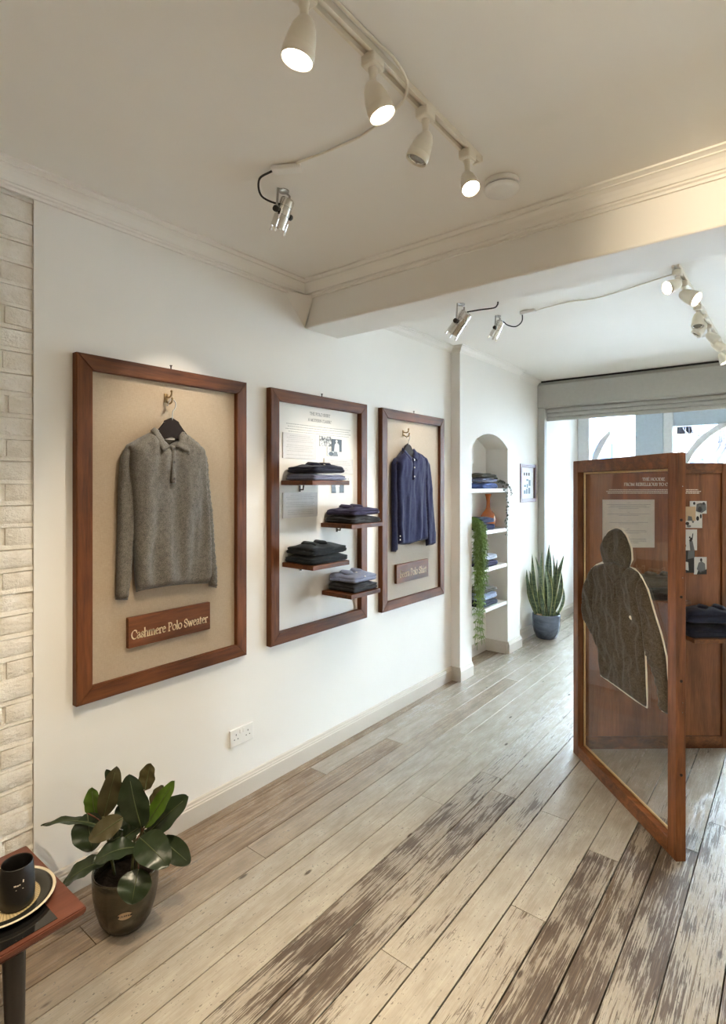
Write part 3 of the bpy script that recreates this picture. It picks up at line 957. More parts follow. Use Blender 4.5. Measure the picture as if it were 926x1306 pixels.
def coat_hanger(y, zt, zs, label):
    """zt: top of wire hook, zs: top of the shoulder"""
    t = thing('coat_hanger', label, 'coat hanger', (XW + .055, y, zs - .1))
    x = XW + .055
    pts = [(x - .004, y - .020, zt - .032), (x, y - .016, zt - .012), (x, y, zt), (x, y + .017, zt - .016), (x, y + .012, zt - .042), (x, y + .002, zs + .018), (x, y, zs - .02)]
    obj('wire_hook', B().tube(curve_pts(pts, 30), .0026, 8), 'steel', t, True)
    b = B()
    pr = [(-.145, -.125), (-.135, -.108), (-.052, -.034), (-.034, .004), (0, .020), (.034, .004), (.052, -.034), (.135, -.108), (.145, -.125), (.125, -.132), (.045, -.074), (0, -.060), (-.045, -.074), (-.125, -.132)]
    b.prism([(x - .014, y + u, zs - .028 + v) for u, v in pr], (.016, 0, 0))
    ed = [e for e in b.b.edges if abs(e.verts[0].co.x - e.verts[1].co.x) < 1e-5]
    bmesh.ops.bevel(b.b, geom=ed, offset=.005, segments=2, affect='EDGES')
    obj('shoulder_bar', b, 'hanger', t, 'auto')
    return t
coat_hanger(1.358, 1.940, 1.868, 'dark wooden hanger inside the grey sweater')
coat_hanger(3.205, 1.920, 1.862, 'dark wooden hanger inside the navy polo shirt')

def button(t, p, r, mat):
    b = B().lathe([(r, 0), (r, .0016), (r * .8, .0026), (r * .55, .0018), (0, .0018)], p, (1, 0, 0), 12)
    obj('button', b, mat, t, 'auto')

# grey sweater
sw = thing('sweater', 'grey cashmere long-sleeved polo sweater hanging in the large linen frame', 'sweater', (XW + .06, 1.36, 1.1))
G = wallmap(XW + .028)
foldL = lambda u, v: .006 * mnoise.noise(Vector((u * 26, v * 5, 2))) + .003 * mnoise.noise(Vector((u * 40, v * 24, 7)))
slL = [(1.246, 1.778), (1.164, 1.731), (1.136, 1.677), (1.127, 1.549), (1.125, 1.433), (1.121, 1.26), (1.117, 1.1), (1.170, 1.091), (1.186, 1.194), (1.193, 1.311), (1.20, 1.43), (1.22, 1.60)]
slR = [(1.476, 1.766), (1.533, 1.732), (1.556, 1.693), (1.572, 1.546), (1.589, 1.411), (1.597, 1.275), (1.610, 1.165), (1.612, 1.075), (1.566, 1.090), (1.556, 1.171), (1.54, 1.277), (1.50, 1.60)]
for ol, nm in ((slL, 'sleeve'), (slR, 'sleeve')):
    obj(nm, puff(ol, G, .022, .018, .012, foldL, 0, False), 'knit_grey', sw, True)
body = [(1.264, 1.791), (1.202, 1.757), (1.165, 1.725), (1.160, 1.643), (1.171, 1.572), (1.183, 1.431), (1.187, 1.253), (1.192, 1.158), (1.200, 1.122), (1.241, 1.126), (1.348, 1.125), (1.434, 1.121), (1.545, 1.108), (1.560, 1.145), (1.562, 1.279), (1.554, 1.413), (1.544, 1.546), (1.538, 1.652), (1.526, 1.731), (1.479, 1.768), (1.427, 1.803), (1.40, 1.775), (1.345, 1.735), (1.29, 1.77)]
fb = lambda u, v: (.034 * mnoise.noise(Vector((u * 15, v * 1.4, 3))) * min(1, max(.15, (1.72 - v) / .3)) + .006 * mnoise.noise(Vector((u * 34, v * 9, 5)))) + .014 * math.exp(-((v - 1.70) / .09) ** 2)
obj('body', puff(body, wallmap(XW + .041), .034, .026, .013, fb, 0, False), 'knit_grey', sw, True)
hemf = lambda u, v, h=0.0: Vector((XW + .0422 + h, u, v))
obj('hem_band', puff([(1.198, 1.121), (1.241, 1.1255), (1.348, 1.1245), (1.434, 1.1205), (1.547, 1.107), (1.553, 1.128), (1.434, 1.1425), (1.348, 1.1465), (1.241, 1.1475), (1.195, 1.143)], hemf, .0375, .03, .010, fb, 0, False), 'knit_grey', sw, True)
GC = lambda u, v, h=0.0: Vector((XW + .040 + h + min(.052, max(0, (1.812 - v) * .52)), u, v))
obj('collar', puff([(1.258, 1.795), (1.268, 1.755), (1.285, 1.703), (1.336, 1.729), (1.312, 1.757), (1.298, 1.803), (1.280, 1.812)], GC, .012, .012, .008, None, 0, False), 'knit_grey', sw, True)
obj('collar', puff([(1.427, 1.803), (1.430, 1.764), (1.420, 1.700), (1.350, 1.730), (1.380, 1.760), (1.398, 1.806), (1.414, 1.815)], GC, .012, .012, .008, None, 0, False), 'knit_grey', sw, True)
obj('collar_stand', puff([(1.290, 1.800), (1.345, 1.792), (1.405, 1.803), (1.395, 1.765), (1.345, 1.735), (1.300, 1.765)], wallmap(XW + .030), .018, .02, .010), 'knit_grey', sw, True)
obj('placket', puff([(1.333, 1.735), (1.357, 1.735), (1.357, 1.572), (1.333, 1.572)], wallmap(XW + .0815), .008, .006, .008, None, 0, False), 'knit_grey', sw, True)
obj('neck_label', B().box((XW + .050, 1.322, 1.762), (XW + .0525, 1.372, 1.778)), 'photo_w', sw)
for z in (1.722, 1.664, 1.592): button(sw, (XW + .0885, 1.346, z), .0055, 'button_dk')

# navy polo shirt
po = thing('polo_shirt', 'navy long-sleeved polo shirt with pearl buttons hanging in the linen frame', 'shirt', (XW + .06, 3.23, 1.12))
slL = [(3.135, 1.768), (3.061, 1.743), (3.036, 1.71), (3.033, 1.566), (3.036, 1.379), (3.041, 1.239), (3.033, 1.111), (3.093, 1.104), (3.099, 1.188), (3.098, 1.283), (3.10, 1.377), (3.12, 1.6)]
slR = [(3.339, 1.798), (3.42, 1.766), (3.468, 1.718), (3.497, 1.565), (3.526, 1.36), (3.552, 1.204), (3.552, 1.116), (3.443, 1.115), (3.432, 1.172), (3.42, 1.363), (3.40, 1.6)]
fs = lambda u, v: .010 * mnoise.noise(Vector((u * 28, v * 4, 11))) + .004 * mnoise.noise(Vector((u * 40, v * 20, 7)))
obj('sleeve', puff(slL, G, .022, .018, .012, fs, 0, False), 'navy', po, True)
obj('body', puff([(3.146, 1.800), (3.096, 1.763), (3.063, 1.724), (3.063, 1.64), (3.071, 1.472), (3.074, 1.284), (3.088, 1.157), (3.171, 1.147), (3.249, 1.143), (3.285, 1.149), (3.33, 1.155), (3.404, 1.156), (3.451, 1.158), (3.451, 1.262), (3.438, 1.464), (3.435, 1.646), (3.404, 1.766), (3.334, 1.805), (3.29, 1.78), (3.228, 1.745), (3.18, 1.775)], wallmap(XW + .034), .038, .032, .012,
    lambda u, v: .030 * mnoise.noise(Vector((u * 17, v * 1.5, 21))) * min(1, max(0.15, (1.68 - v) / .4)) + .005 * mnoise.noise(Vector((u * 40, v * 9, 5))) + .014 * math.exp(-((v - 1.70) / .08) ** 2), 0, False), 'navy', po, True)
obj('sleeve', puff(slR, wallmap(XW + .048), .030, .02, .012, fs, 0, False), 'navy', po, True)
obj('collar', puff([(3.140, 1.802), (3.155, 1.765), (3.184, 1.722), (3.226, 1.752), (3.195, 1.778), (3.172, 1.812), (3.15, 1.822)], GC, .012, .012, .008, None, 0, False), 'navy', po, True)
obj('collar', puff([(3.296, 1.824), (3.316, 1.806), (3.312, 1.765), (3.268, 1.727), (3.232, 1.752), (3.258, 1.780), (3.280, 1.816)], GC, .012, .012, .008, None, 0, False), 'navy', po, True)
obj('placket', puff([(3.216, 1.752), (3.242, 1.752), (3.242, 1.600), (3.216, 1.600)], wallmap(XW + .082), .007, .006, .008, None, 0, False), 'navy', po, True)
obj('neck_label', B().box((XW + .052, 3.205, 1.768), (XW + .0545, 3.240, 1.790)), 'photo_w', po)
for z in (1.738, 1.685, 1.622): button(po, (XW + .089, 3.229, z), .006, 'button')
for z in (1.19, 1.215): button(po, (XW + .067, 3.085, z), .0055, 'button')

# name plaques
def plaque(y0, y1, z0, z1, text, u0, wid, vb, ratio, label):
    t = thing('name_plaque', label, 'sign', (XW + .013, (y0 + y1) / 2, z0))
    obj('board', B().box((XW + .013, y0, z0), (XW + .033, y1, z1), .002), 'wood_y', t)
    mp = lambda u, v: Vector((XW + .0336, u, v))
    obj('lettering', lettering(text, mp, u0, vb, wid, ratio, .11), 'cream_ink', t)
plaque(1.170, 1.571, .890, 1.016, 'Cashmere Polo Sweater', 1.182, .375, .926, 1.25, 'wooden plaque reading Cashmere Polo Sweater below the grey sweater')
plaque(3.093, 3.504, .884, 1.014, 'Beera Polo Shirt', 3.130, .345, .922, 1.22, 'wooden plaque reading Beera Polo Shirt below the navy shirt')

# prints on the wall inside the middle frame
mp = lambda u, v: Vector((XW + .0009, u, v))
rr = random.Random(5)
tp = thing('wall_print', 'grey printed heading and paragraph on the white wall in the shelf frame', 'wall text', (XW, 2.36, 1.86))
obj('lettering', lettering('THE POLO SHIRT', mp, 2.272, 1.966, .175, 1.0, .11), 'grey_ink', tp)
obj('lettering', lettering('A MODERN CLASSIC', mp, 2.258, 1.930, .20, 1.0, .11), 'grey_ink', tp)
obj('paragraph', textlines(mp, 2.082, 2.640, [(1.900, .98), (1.886, .94), (1.872, 1.0), (1.858, .92)], .012, .0042, rr), 'pale_ink', tp)
def info_card(y0, y1, z0, z1, label, paras):
    t = thing('info_card', label, 'card', (XW, (y0 + y1) / 2, z0))
    obj('card', B().box((XW + .0002, y0, z0), (XW + .006, y1, z1)), 'card', t)
    m2 = lambda u, v: Vector((XW + .0066, u, v))
    rows = []
    n = int((z1 - z0 - .02) / .0105)
    for i in range(n):
        if paras and i % paras == paras - 1: continue
        rows.append((z1 - .016 - i * .0105, rr.uniform(.6, 1.0)))
    obj('small_print', textlines(m2, y0 + .014, y1 - .014, rows, .010, .0032, rr), 'pale_ink', t)
info_card(2.060, 2.321, 1.712, 1.851, 'pale printed text card above the top shelf, below the wall heading', 5)
info_card(2.388, 2.655, 1.632, 1.722, 'pale printed text card beneath the cluster of photographs', 4)
info_card(2.060, 2.331, 1.383, 1.522, 'pale printed text card in the shadow under the top shelf', 4)
def photo(y0, y1, z0, z1, mat, label, shapes=(), off=0.0, group=None):
    t = thing('photograph', label, 'photograph', (XW, (y0 + y1) / 2, z0), group)
    obj('print', B().box((XW + .0002 + off, y0, z0), (XW + .003 + off, y1, z1)), mat, t)
    for m_, pts in shapes:
        b = B(); b.poly([(XW + .0036 + off, y0 + (y1 - y0) * u, z0 + (z1 - z0) * v) for u, v in pts])
        obj('printed_shape', b, m_, t)
ell = lambda cx, cy, rx, ry, n=12: [(cx + rx * math.cos(2*PI*k/n), cy + ry * math.sin(2*PI*k/n)) for k in range(n)]
photo(2.352, 2.456, 1.792, 1.852, 'photo1', 'small black and white crowd photograph on the wall of the shelf frame')
photo(2.456, 2.547, 1.765, 1.840, 'photo_k', 'small dark photograph of a person in a white shirt', [('photo_w', [(.22, 0), (.28, .55), (.40, .68), (.60, .68), (.72, .55), (.74, 0)]), ('photo_w', ell(.47, .82, .10, .13))], .003)
photo(2.417, 2.516, 1.737, 1.788, 'photo3', 'small pale photograph tucked under the dark portrait', [('photo_k', ell(.35, .25, .22, .25)), ('photo_m', [(.5, 0), (.62, .6), (.9, .5), (1, 0)])], .0005)
photo(2.436, 2.615, 1.596, 1.606, 'photo1', 'thin strip of a photograph just above the top shelf edge')
photo(2.456, 2.570, 1.515, 1.575, 'photo3', 'small black and white photograph below the top shelf', [('photo_k', [(0, 0), (0, .9), (.3, .8), (.36, 0)]), ('photo_k', [(.62, 0), (.66, .8), (1, .9), (1, 0)])], .0005)

# wooden wall shelves
SH = [(2.050, 2.349, 1.588, -1.966), (2.365, 2.657, 1.342, -1.963), (2.058, 2.351, 1.145, -1.968), (2.373, 2.646, .944, -1.973)]
SL = ['topmost wooden shelf in the open frame, by the text cards', 'second wooden shelf down, bridging the gap between two frames', 'third wooden shelf down, holding black folded knitwear', 'lowest wooden shelf, bridging the gap between two frames']
for (y0, y1, z, xf), lb in zip(SH, SL):
    t = thing('wall_shelf', lb, 'shelf', (XW, (y0 + y1) / 2, z - .024))
    x0 = XW + (.0365 if y1 > 2.703 else .0005)
    obj('board', B().box((XW + .0005, y0, z - .024), (xf, y1, z), .002), 'wood_y', t)
    b = B().tube([(XW + .001, y0 + .14, z - .05), (XW + .03, y0 + .14, z - .05), (XW + .034, y0 + .14, z - .026)], .004, 6)
    b.box((XW + .001, y0 + .134, z - .062), (XW + .005, y0 + .146, z - .026))
    obj('bracket', b, 'screw', t)

# folded garments
def garment(name, label, cat, c, size, mat, rz=0, seed=0, collar=None, buttons=0, group=None, bmat='button', open_x=1):
    """folded garment: c = centre of underside, size = (depth out, width, height)"""
    t = thing(name, label, cat, c, group)
    sx, sy, sz = size
    c = Vector(c)
    obj('lower_fold', place(softbox((sx, sy, sz * .62), sz * .30, .006, seed, (14, 12, 4), sz * .05), c, rz), mat, t, True)
    obj('upper_fold', place(softbox((sx * .985, sy * .99, sz * .66), sz * .33, .010, seed + 3, (18, 16, 5), sz * .26), c + Vector((-.002, .003, sz * .38)), rz), mat, t, True)
    rot = Matrix.Rotation(rz, 3, 'Z')
    if collar:
        for s in (-1, 1):
            pts = [(sx * .05, s * .006), (sx * .24, s * .046), (sx * .06, s * .082), (-sx * .26, s * .058), (-sx * .22, s * .03)]
            m2 = lambda u, v, h=0.0: c + rot @ Vector((u, v + collar * sy, sz * .95 + h + .018 * max(0, -u / sx + .1)))
            obj('collar', puff(pts, m2, .016, .02, .010), mat, t, True)
    for k in range(buttons):
        p = c + rot @ Vector((sx * (.18 + .16 * k), (collar or 0) * sy, sz * .985 + .002 - .008 * k))
        b = B().lathe([(.006, 0), (.006, .003), (.004, .004), (0, .0035)], p, (0.3, 0, 1), 10)
        obj('button', b, bmat, t, 'auto')
    return t
def pair(y0, y1, z, xf, lo, hi, lbl_lo, lbl_hi, seed, hl=.036, hh=.044, collar=.1, buttons=2):
    xb = XW + .012 if y1 < 2.68 else XW + .042
    cx, cy = (xb + xf - .006) / 2, (y0 + y1) / 2
    d, wd_ = (xf - .006 - xb), (y1 - y0)
    garment('folded_polo', lbl_lo, 'sweater', (cx, cy, z + .0005), (d, wd_, hl), lo, 0, seed)
    garment('folded_polo', lbl_hi, 'sweater', (cx - .004, cy + .004, z + hl * 1.12 + .001), (d * .97, wd_ * .97, hh), hi, 0, seed + 5, collar, buttons)
pair(2.072, 2.328, 1.588, -1.966, 'bluegrey', 'navy_dk', 'blue-grey folded polo underneath on the topmost wall shelf', 'dark navy folded polo lying on top on the topmost wall shelf', 1)
pair(2.385, 2.650, 1.342, -1.963, 'charcoal', 'purple', 'charcoal folded polo at the bottom of the pile on the second wall shelf', 'purple-navy folded polo on top of the second wall shelf', 2, .040, .044, -.05, 0)
pair(2.064, 2.348, 1.145, -1.968, 'black_green', 'black_green', 'black folded knit at the bottom of the pile on the third wall shelf', 'black folded knit with raised collar on top of the third wall shelf', 3, .040, .050, -.05, 0)
pair(2.412, 2.640, .944, -1.978, 'charcoal', 'lightblue', 'charcoal folded polo with pearl button on the lowest wall shelf', 'pale blue folded polo with pearl buttons on the lowest wall shelf', 4, .046, .048, -.05, 3)

# double wall socket
so = thing('wall_socket', 'white double plug socket low on the wall beneath the frames', 'socket', (XW, 1.778, .27))
obj('face_plate', B().box((XW, 1.705, .269), (XW + .010, 1.851, .355), .003), 'white', so)
for yc in (1.741, 1.815):
    b = B()
    for dy, dz, wy, wz in ((0, .020, .004, .008), (-.011, -.002, .0062, .004), (.011, -.002, .0062, .004)):
        b.box((XW + .0095, yc + dy - wy/2, .305 + dz - wz/2), (XW + .0104, yc + dy + wy/2, .305 + dz + wz/2))
    obj('socket_slot', b, 'slot', so)
for yc in (1.768, 1.788):
    obj('rocker_switch', B().box((XW + .0098, yc - .006, .326), (XW + .0135, yc + .006, .346), .001), 'white', so)

# framed print by the window
pf = thing('framed_print', 'small dark red frame with blue-grey print beside the shutter guide', 'picture', (XW, 5.455, 1.385))
y0, y1, z0, z1 = 5.25, 5.655, 1.385, 1.772
for a, b_ in (((y0, z0), (y0 + .035, z1)), ((y1 - .035, z0), (y1, z1)), ((y0 + .035, z0), (y1 - .035, z0 + .035)), ((y0 + .035, z1 - .035), (y1 - .035, z1))):
    obj('moulding', B().box((XW, a[0], a[1]), (XW + .025, b_[0], b_[1]), .003), 'red_frame', pf)
obj('mount_board', B().box((XW, y0 + .03, z0 + .03), (XW + .008, y1 - .03, z1 - .03)), 'mount', pf)
for k in range(3): obj('printed_shape', B().box((XW + .008, 5.36 + k * .06, 1.655), (XW + .0088, 5.395 + k * .06, 1.685)), 'slot', pf)
for y_, z_, a, c in ((5.36, 1.47, .05, .035), (5.42, 1.47, .04, .05), (5.48, 1.47, .05, .06), (5.37, 1.54, .05, .02), (5.44, 1.53, .03, .04), (5.49, 1.55, .05, .06), (5.43, 1.60, .05, .02)):
    obj('printed_shape', B().box((XW + .008, y_, z_), (XW + .0088, y_ + a, z_ + c)), 'pic_ink', pf)
# ================================================================== NICHE
NZ = [1.528, 1.165, .839, .490]
NLB = ['white niche shelf at the top, with the blue folded knits', 'white niche shelf carrying the amber vase', 'white niche shelf below the vase, with grey knits', 'lowest white niche shelf, above the open floor']
for z, lb in zip(NZ, NLB):
    o = obj('niche_shelf', B().box((XN, NY0, z - .032), (XP - .006, NY1, z), .002), 'white'); tag(o, lb, 'shelf')
def nstack(z, items, seed, y0=4.36, y1=4.66):
    zz = z + .0006
    for i, (mat, h, lb) in enumerate(items):
        garment('folded_knit', lb, 'sweater', (-2.238 - .004 * i, (y0 + y1) / 2, zz), (.19, y1 - y0, h), mat, 0, seed + i * 4, None, 0)
        zz += h * 1.12 + .001
nstack(NZ[0], [('denim', .052, 'mid-blue folded knit at the bottom of the top niche shelf'), ('bluegrey', .034, 'blue-grey folded knit in the middle of the top niche pile'), ('olive', .034, 'olive folded knit topping the pile on the top niche shelf')], 11)
nstack(NZ[1], [('navy', .054, 'navy folded knit on the niche shelf in front of the vase'), ('navy', .046, 'navy folded knit lying on another in front of the amber vase')], 21, 4.34, 4.60)
nstack(NZ[2], [('purple', .050, 'dark folded knit at the bottom of the niche shelf below the vase'), ('pale', .045, 'pale grey folded knit on the niche shelf below the vase')], 31)
nstack(NZ[3], [('navy_dk', .052, 'dark navy folded knit on the lowest niche shelf'), ('lightblue', .056, 'pale blue folded knit in the lowest niche pile'), ('olive', .030, 'brown-olive folded knit topping the lowest niche pile')], 41)
# amber vase
va = thing('vase', 'amber glass bottle vase with long flared neck in the niche', 'vase', (-2.262, 4.70, NZ[1]))
prof = [(0, .0005), (.042, .0005), (.052, .012), (.066, .05), (.070, .082), (.066, .112), (.050, .140), (.030, .162), (.020, .185), (.017, .215), (.018, .25), (.023, .285), (.031, .312), (.028, .312), (.019, .28), (.013, .24), (.013, .2)]
obj('body', B().lathe(prof, va.location, (0, 0, 1), 32, False), 'amber', va, True)

def strand(b, pts, leafr, rng, step, ll, lw):
    cp = curve_pts(pts, 22)
    b.tube(cp, .0016, 4)
    acc = 0
    for p, q in zip(cp, cp[1:]):
        acc += (q - p).length
        while acc > step:
            acc -= step
            for _ in range(leafr):
                a = rng.uniform(0, 2*PI)
                d = Vector((math.cos(a), math.sin(a), rng.uniform(-1.6, -.3))).normalized()
                s_ = d.cross(Vector((rng.uniform(-1, 1), rng.uniform(-1, 1), rng.uniform(-1, 1)))).normalized() * lw
                e = p + d * ll * rng.uniform(.6, 1.2)
                m_ = (p + e) / 2
                v = [b.b.verts.new(x) for x in (p, m_ + s_, e, m_ - s_)]
                b.b.faces.new(v)
rg = random.Random(12)
tr = thing('trailing_plant', 'long green trailing plant spilling down the near side of the niche', 'plant', (-2.20, 4.19, NZ[1]))
obj('pot', B().lathe([(.035, .0005), (.048, .06), (.05, .062), (.046, .062), (.04, .05)], (-2.235, 4.185, NZ[1]), (0, 0, 1), 20), 'white', tr, 'auto')
b = B()
for k in range(64):
    y = rg.uniform(4.108, 4.245); x = rg.uniform(-2.112, -2.05)
    ln = rg.choice((.35, .5, .62, .75, .85)) * rg.uniform(.8, 1.1)
    if k < 5: ln = rg.uniform(.95, 1.04); y = rg.uniform(4.13, 4.17)
    z0_ = NZ[1] + rg.uniform(.08, .13)
    pts = [(-2.23, 4.185, NZ[1] + .05), (-2.17, (y + 4.18) / 2, z0_), (x, y, z0_ - .06)]
    n = 5
    for i in range(1, n + 1):
        pts.append((x + rg.uniform(-.010, .012) * (1 + .3 * i), max(4.08 if x > -2.10 else 4.108, y + rg.uniform(-.014, .014)), z0_ - .06 - ln * i / n))
    strand(b, pts, 2, rg, .014, .034, .0030)
tf = obj('foliage', b, 'trail', tr, recalc=False); tf['kind'] = 'stuff'
vi = thing('trailing_vine', 'thin vine with small round leaves hanging at the far side of the niche', 'plant', (-2.18, 4.75, NZ[0]))
obj('pot', B().lathe([(.024, .0005), (.032, .04), (.034, .042), (.030, .042), (.026, .034)], (-2.262, 4.745, NZ[0]), (0, 0, 1), 18), 'olive', vi, 'auto')
b = B()
for pts in ([(-2.262, 4.745, NZ[0] + .035), (-2.18, 4.745, NZ[0] + .075), (-2.115, 4.745, NZ[0] + .03), (-2.10, 4.74, NZ[0] - .12), (-2.105, 4.75, NZ[0] - .28), (-2.10, 4.74, NZ[0] - .42)],
            [(-2.262, 4.745, NZ[0] + .035), (-2.19, 4.70, NZ[0] + .09), (-2.12, 4.71, NZ[0] + .02), (-2.105, 4.765, NZ[0] - .10), (-2.10, 4.755, NZ[0] - .22), (-2.105, 4.73, NZ[0] - .31)],
            [(-2.262, 4.745, NZ[0] + .035), (-2.17, 4.79, NZ[0] + .06), (-2.11, 4.80, NZ[0] + .02), (-2.095, 4.85, NZ[0] - .06)]):
    cp = curve_pts(pts, 40); b.tube(cp, .0014, 4)
    for p in cp[6::2]:
        for _ in range(2):
            a = rg.uniform(0, 2*PI); c_ = p + Vector((abs(math.cos(a)) * .008, math.sin(a) * .018, rg.uniform(-.008, .008)))
            nrm = Vector((1, rg.uniform(-.7, .7), rg.uniform(-.7, .7))).normalized()
            b.lathe([(.0, .0025), (.006, .0018), (.0095, 0), (.006, -.0018), (0, -.0025)], c_, nrm, 7, False)
obj('foliage', b, 'vine', vi, True)['kind'] = 'stuff'

# small socket and cord beside the snake plant
s2 = thing('wall_socket', 'small white plug socket with cord behind the snake plant', 'socket', (XW, 5.56, .36))
obj('face_plate', B().box((XW, 5.52, .37), (XW + .01, 5.605, .455), .002), 'white', s2)
obj('plug', B().box((XW + .01, 5.54, .385), (XW + .045, 5.585, .43), .006), 'white', s2)
obj('cord', B().tube(curve_pts([(XW + .03, 5.56, .388), (XW + .032, 5.57, .28), (XW + .025, 5.59, .18), (XW + .03, 5.64, .12)], 18), .004, 6), 'white', s2, True)

# ================================================================== PLANTS
def leaf(t, base, tip, wd, mat, nrm=None, droop=.0, cup=.18, name='leaf', pointed=.5):
    base, tip = Vector(base), Vector(tip)
    ax = tip - base; L = ax.length; d = ax.normalized()
    n = Vector(nrm) if nrm is not None else Vector((.35, -.55, .75))
    n = (n - d * n.dot(d)).normalized(); s = d.cross(n)
    NU, NV = 15, 6
    b = bmesh.new(); rows = []
    for i in range(NU + 1):
        t_ = 1 - (1 - i / NU) ** 1.5
        wv = wd / 2 * max(.03, math.sin(PI * min(1, t_ ** .9 * .985 + .012)) ** .56) if i < NU else .0005
        c = base + ax * t_ + n * (droop * L * 4 * t_ * (1 - t_))
        row = []
        for j in range(NV + 1):
            q = j / NV * 2 - 1
            row.append(b.verts.new(c + s * (q * wv) + n * (cup * wv * abs(q) ** 1.4 + .004 * math.sin(t_ * 17 + q * 3) * abs(q))))
        rows.append(row)
    for a, c in zip(rows, rows[1:]):
        for j in range(NV): b.faces.new((a[j], a[j+1], c[j+1], c[j]))
    o = obj(name, b, mat, t, True, recalc=False)
    mb = B()
    mb.tube([base + ax * k / 8 + n * (droop * L * 4 * (k/8) * (1 - k/8) + .0006) for k in range(8)], [.0022 - .0002 * k for k in range(8)], 5)
    obj('midrib', mb, 'midrib', o, True)
    return o

rp = thing('rubber_plant', 'potted rubber plant with broad dark leaves on the floor beside the table', 'plant', (-1.891, 1.012, 0))
pc = Vector((-1.891, 1.012, 0))
pr = [(0, .001), (.058, .001), (.070, .006), (.088, .035), (.101, .080), (.109, .130), (.111, .170), (.112, .198), (.110, .204), (.105, .202), (.102, .180), (.100, .150)]
obj('pot', B().lathe(pr, pc, (0, 0, 1), 44, False), 'pot_bronze', rp, True)
obj('soil', B().lathe([(0, .165), (.06, .168), (.1025, .16), (.1025, .15), (0, .15)], pc, (0, 0, 1), 32, False), 'soil', rp, True)
# oval sticker on the pot
tv = (Vector((0, 0, 0)) - pc); tv.z = 0; tv.normalize(); tv = (Matrix.Rotation(math.radians(-2), 3, 'Z') @ tv)
sd = Vector((-tv.y, tv.x, 0))
def onpot(u, v, h=0.0):
    z = .098 + v
    rad = np.interp(z, [q[1] for q in pr[:9]], [q[0] for q in pr[:9]])
    a = u / rad
    return pc + (tv * math.cos(a) + sd * math.sin(a)) * (rad + .0012 + h) + UP * z
b = B(); ring = [onpot(.024 * math.cos(2*PI*k/28), .0135 * math.sin(2*PI*k/28)) for k in range(28)]
cc = b.b.verts.new(onpot(0, 0)); rv = [b.b.verts.new(p) for p in ring]
for k in range(28): b.b.faces.new((cc, rv[k], rv[(k+1) % 28]))
stk = obj('sticker', b, 'photo_c', rp)
b = B(); q = [b.b.verts.new(onpot(u, v, .0005)) for u, v in ((-.0235, -.004), (-.012, -.004), (0, -.004), (.012, -.004), (.0235, -.004), (.0235, .004), (.012, .004), (0, .004), (-.012, .004), (-.0235, .004))]
for k in range(4): b.b.faces.new((q[k], q[k+1], q[8-k], q[9-k]))
obj('sticker_band', b, 'photo_k', stk)
obj('sticker_lettering', lettering('BULLET', lambda u, v: onpot(u, v, .0011), -.018, -.0028, .036, 1.0, .16), 'photo_c', stk)
LV = [([-1.964, .955, .343], [-2.152, .83, .331], .034, 'leaf', .10, (0, -.2, 1)), ([-2.02, .935, .378], [-1.957, .922, .273], .105, 'leaf', 0, None), ([-1.956, .961, .373], [-1.898, .981, .57], .062, 'leaf_olive', 0, (.9, -.4, .1)),
 ([-2.007, .959, .358], [-2.017, .95, .467], .056, 'leaf_new', .05, None), ([-1.945, 1.046, .371], [-2.007, .997, .516], .046, 'leaf', 0, None), ([-1.83, 1.036, .352], [-1.864, 1.009, .541], .094, 'leaf', .04, (.6, -.75, .2)),
 ([-1.913, 1.097, .429], [-1.915, 1.121, .519], .060, 'leaf_olive', 0, None), ([-1.838, 1.054, .34], [-1.755, 1.121, .507], .052, 'leaf_new', 0, (.4, -.8, .4)), ([-1.861, 1.075, .294], [-1.768, 1.187, .416], .090, 'leaf', .04, None),
 ([-1.826, 1.026, .322], [-1.681, 1.052, .269], .098, 'leaf', .12, (.3, -.5, .9)), ([-1.833, 1.11, .274], [-1.748, 1.178, .182], .070, 'leaf', .1, None), ([-1.862, .984, .398], [-1.914, .892, .345], .064, 'leaf_olive', 0, (.5, -.5, .5)),
 ([-1.812, 1.011, .3], [-1.864, .881, .293], .076, 'leaf', .14, (.2, -.2, 1)), ([-1.893, .947, .258], [-1.966, .825, .200], .068, 'leaf', .12, (.1, -.3, 1)), ([-1.781, .998, .246], [-1.742, .952, .17], .098, 'leaf', .10, (.7, -.6, .5)),
 ([-1.906, 1.116, .36], [-1.886, 1.157, .43], .044, 'leaf_olive', 0, None), ([-1.849, 1.046, .343], [-1.892, .986, .3], .050, 'leaf', .05, None), ([-1.922, 1.051, .309], [-1.982, 1.029, .376], .064, 'leaf', 0, None),
 ([-1.91, 1.023, .3], [-1.957, .985, .273], .045, 'leaf', .08, None), ([-1.89, 1.077, .295], [-1.851, 1.121, .22], .058, 'leaf', .1, None)]
for ba, ti, wv, m_, dr, nn in LV: leaf(rp, ba, ti, wv * 1.12, m_, nn, dr)
for st in ([(-1.86, 1.02, .155), (-1.851, 1.035, .24), (-1.844, 1.05, .36)], [(-1.927, .99, .155), (-1.938, .975, .273), (-1.956, .961, .38)], [(-1.885, 1.03, .155), (-1.89, 1.04, .24), (-1.905, 1.07, .42)]):
    cp = curve_pts(st, 12)
    obj('stem', B().tube(cp, .0052, 8), 'stem', rp, True)
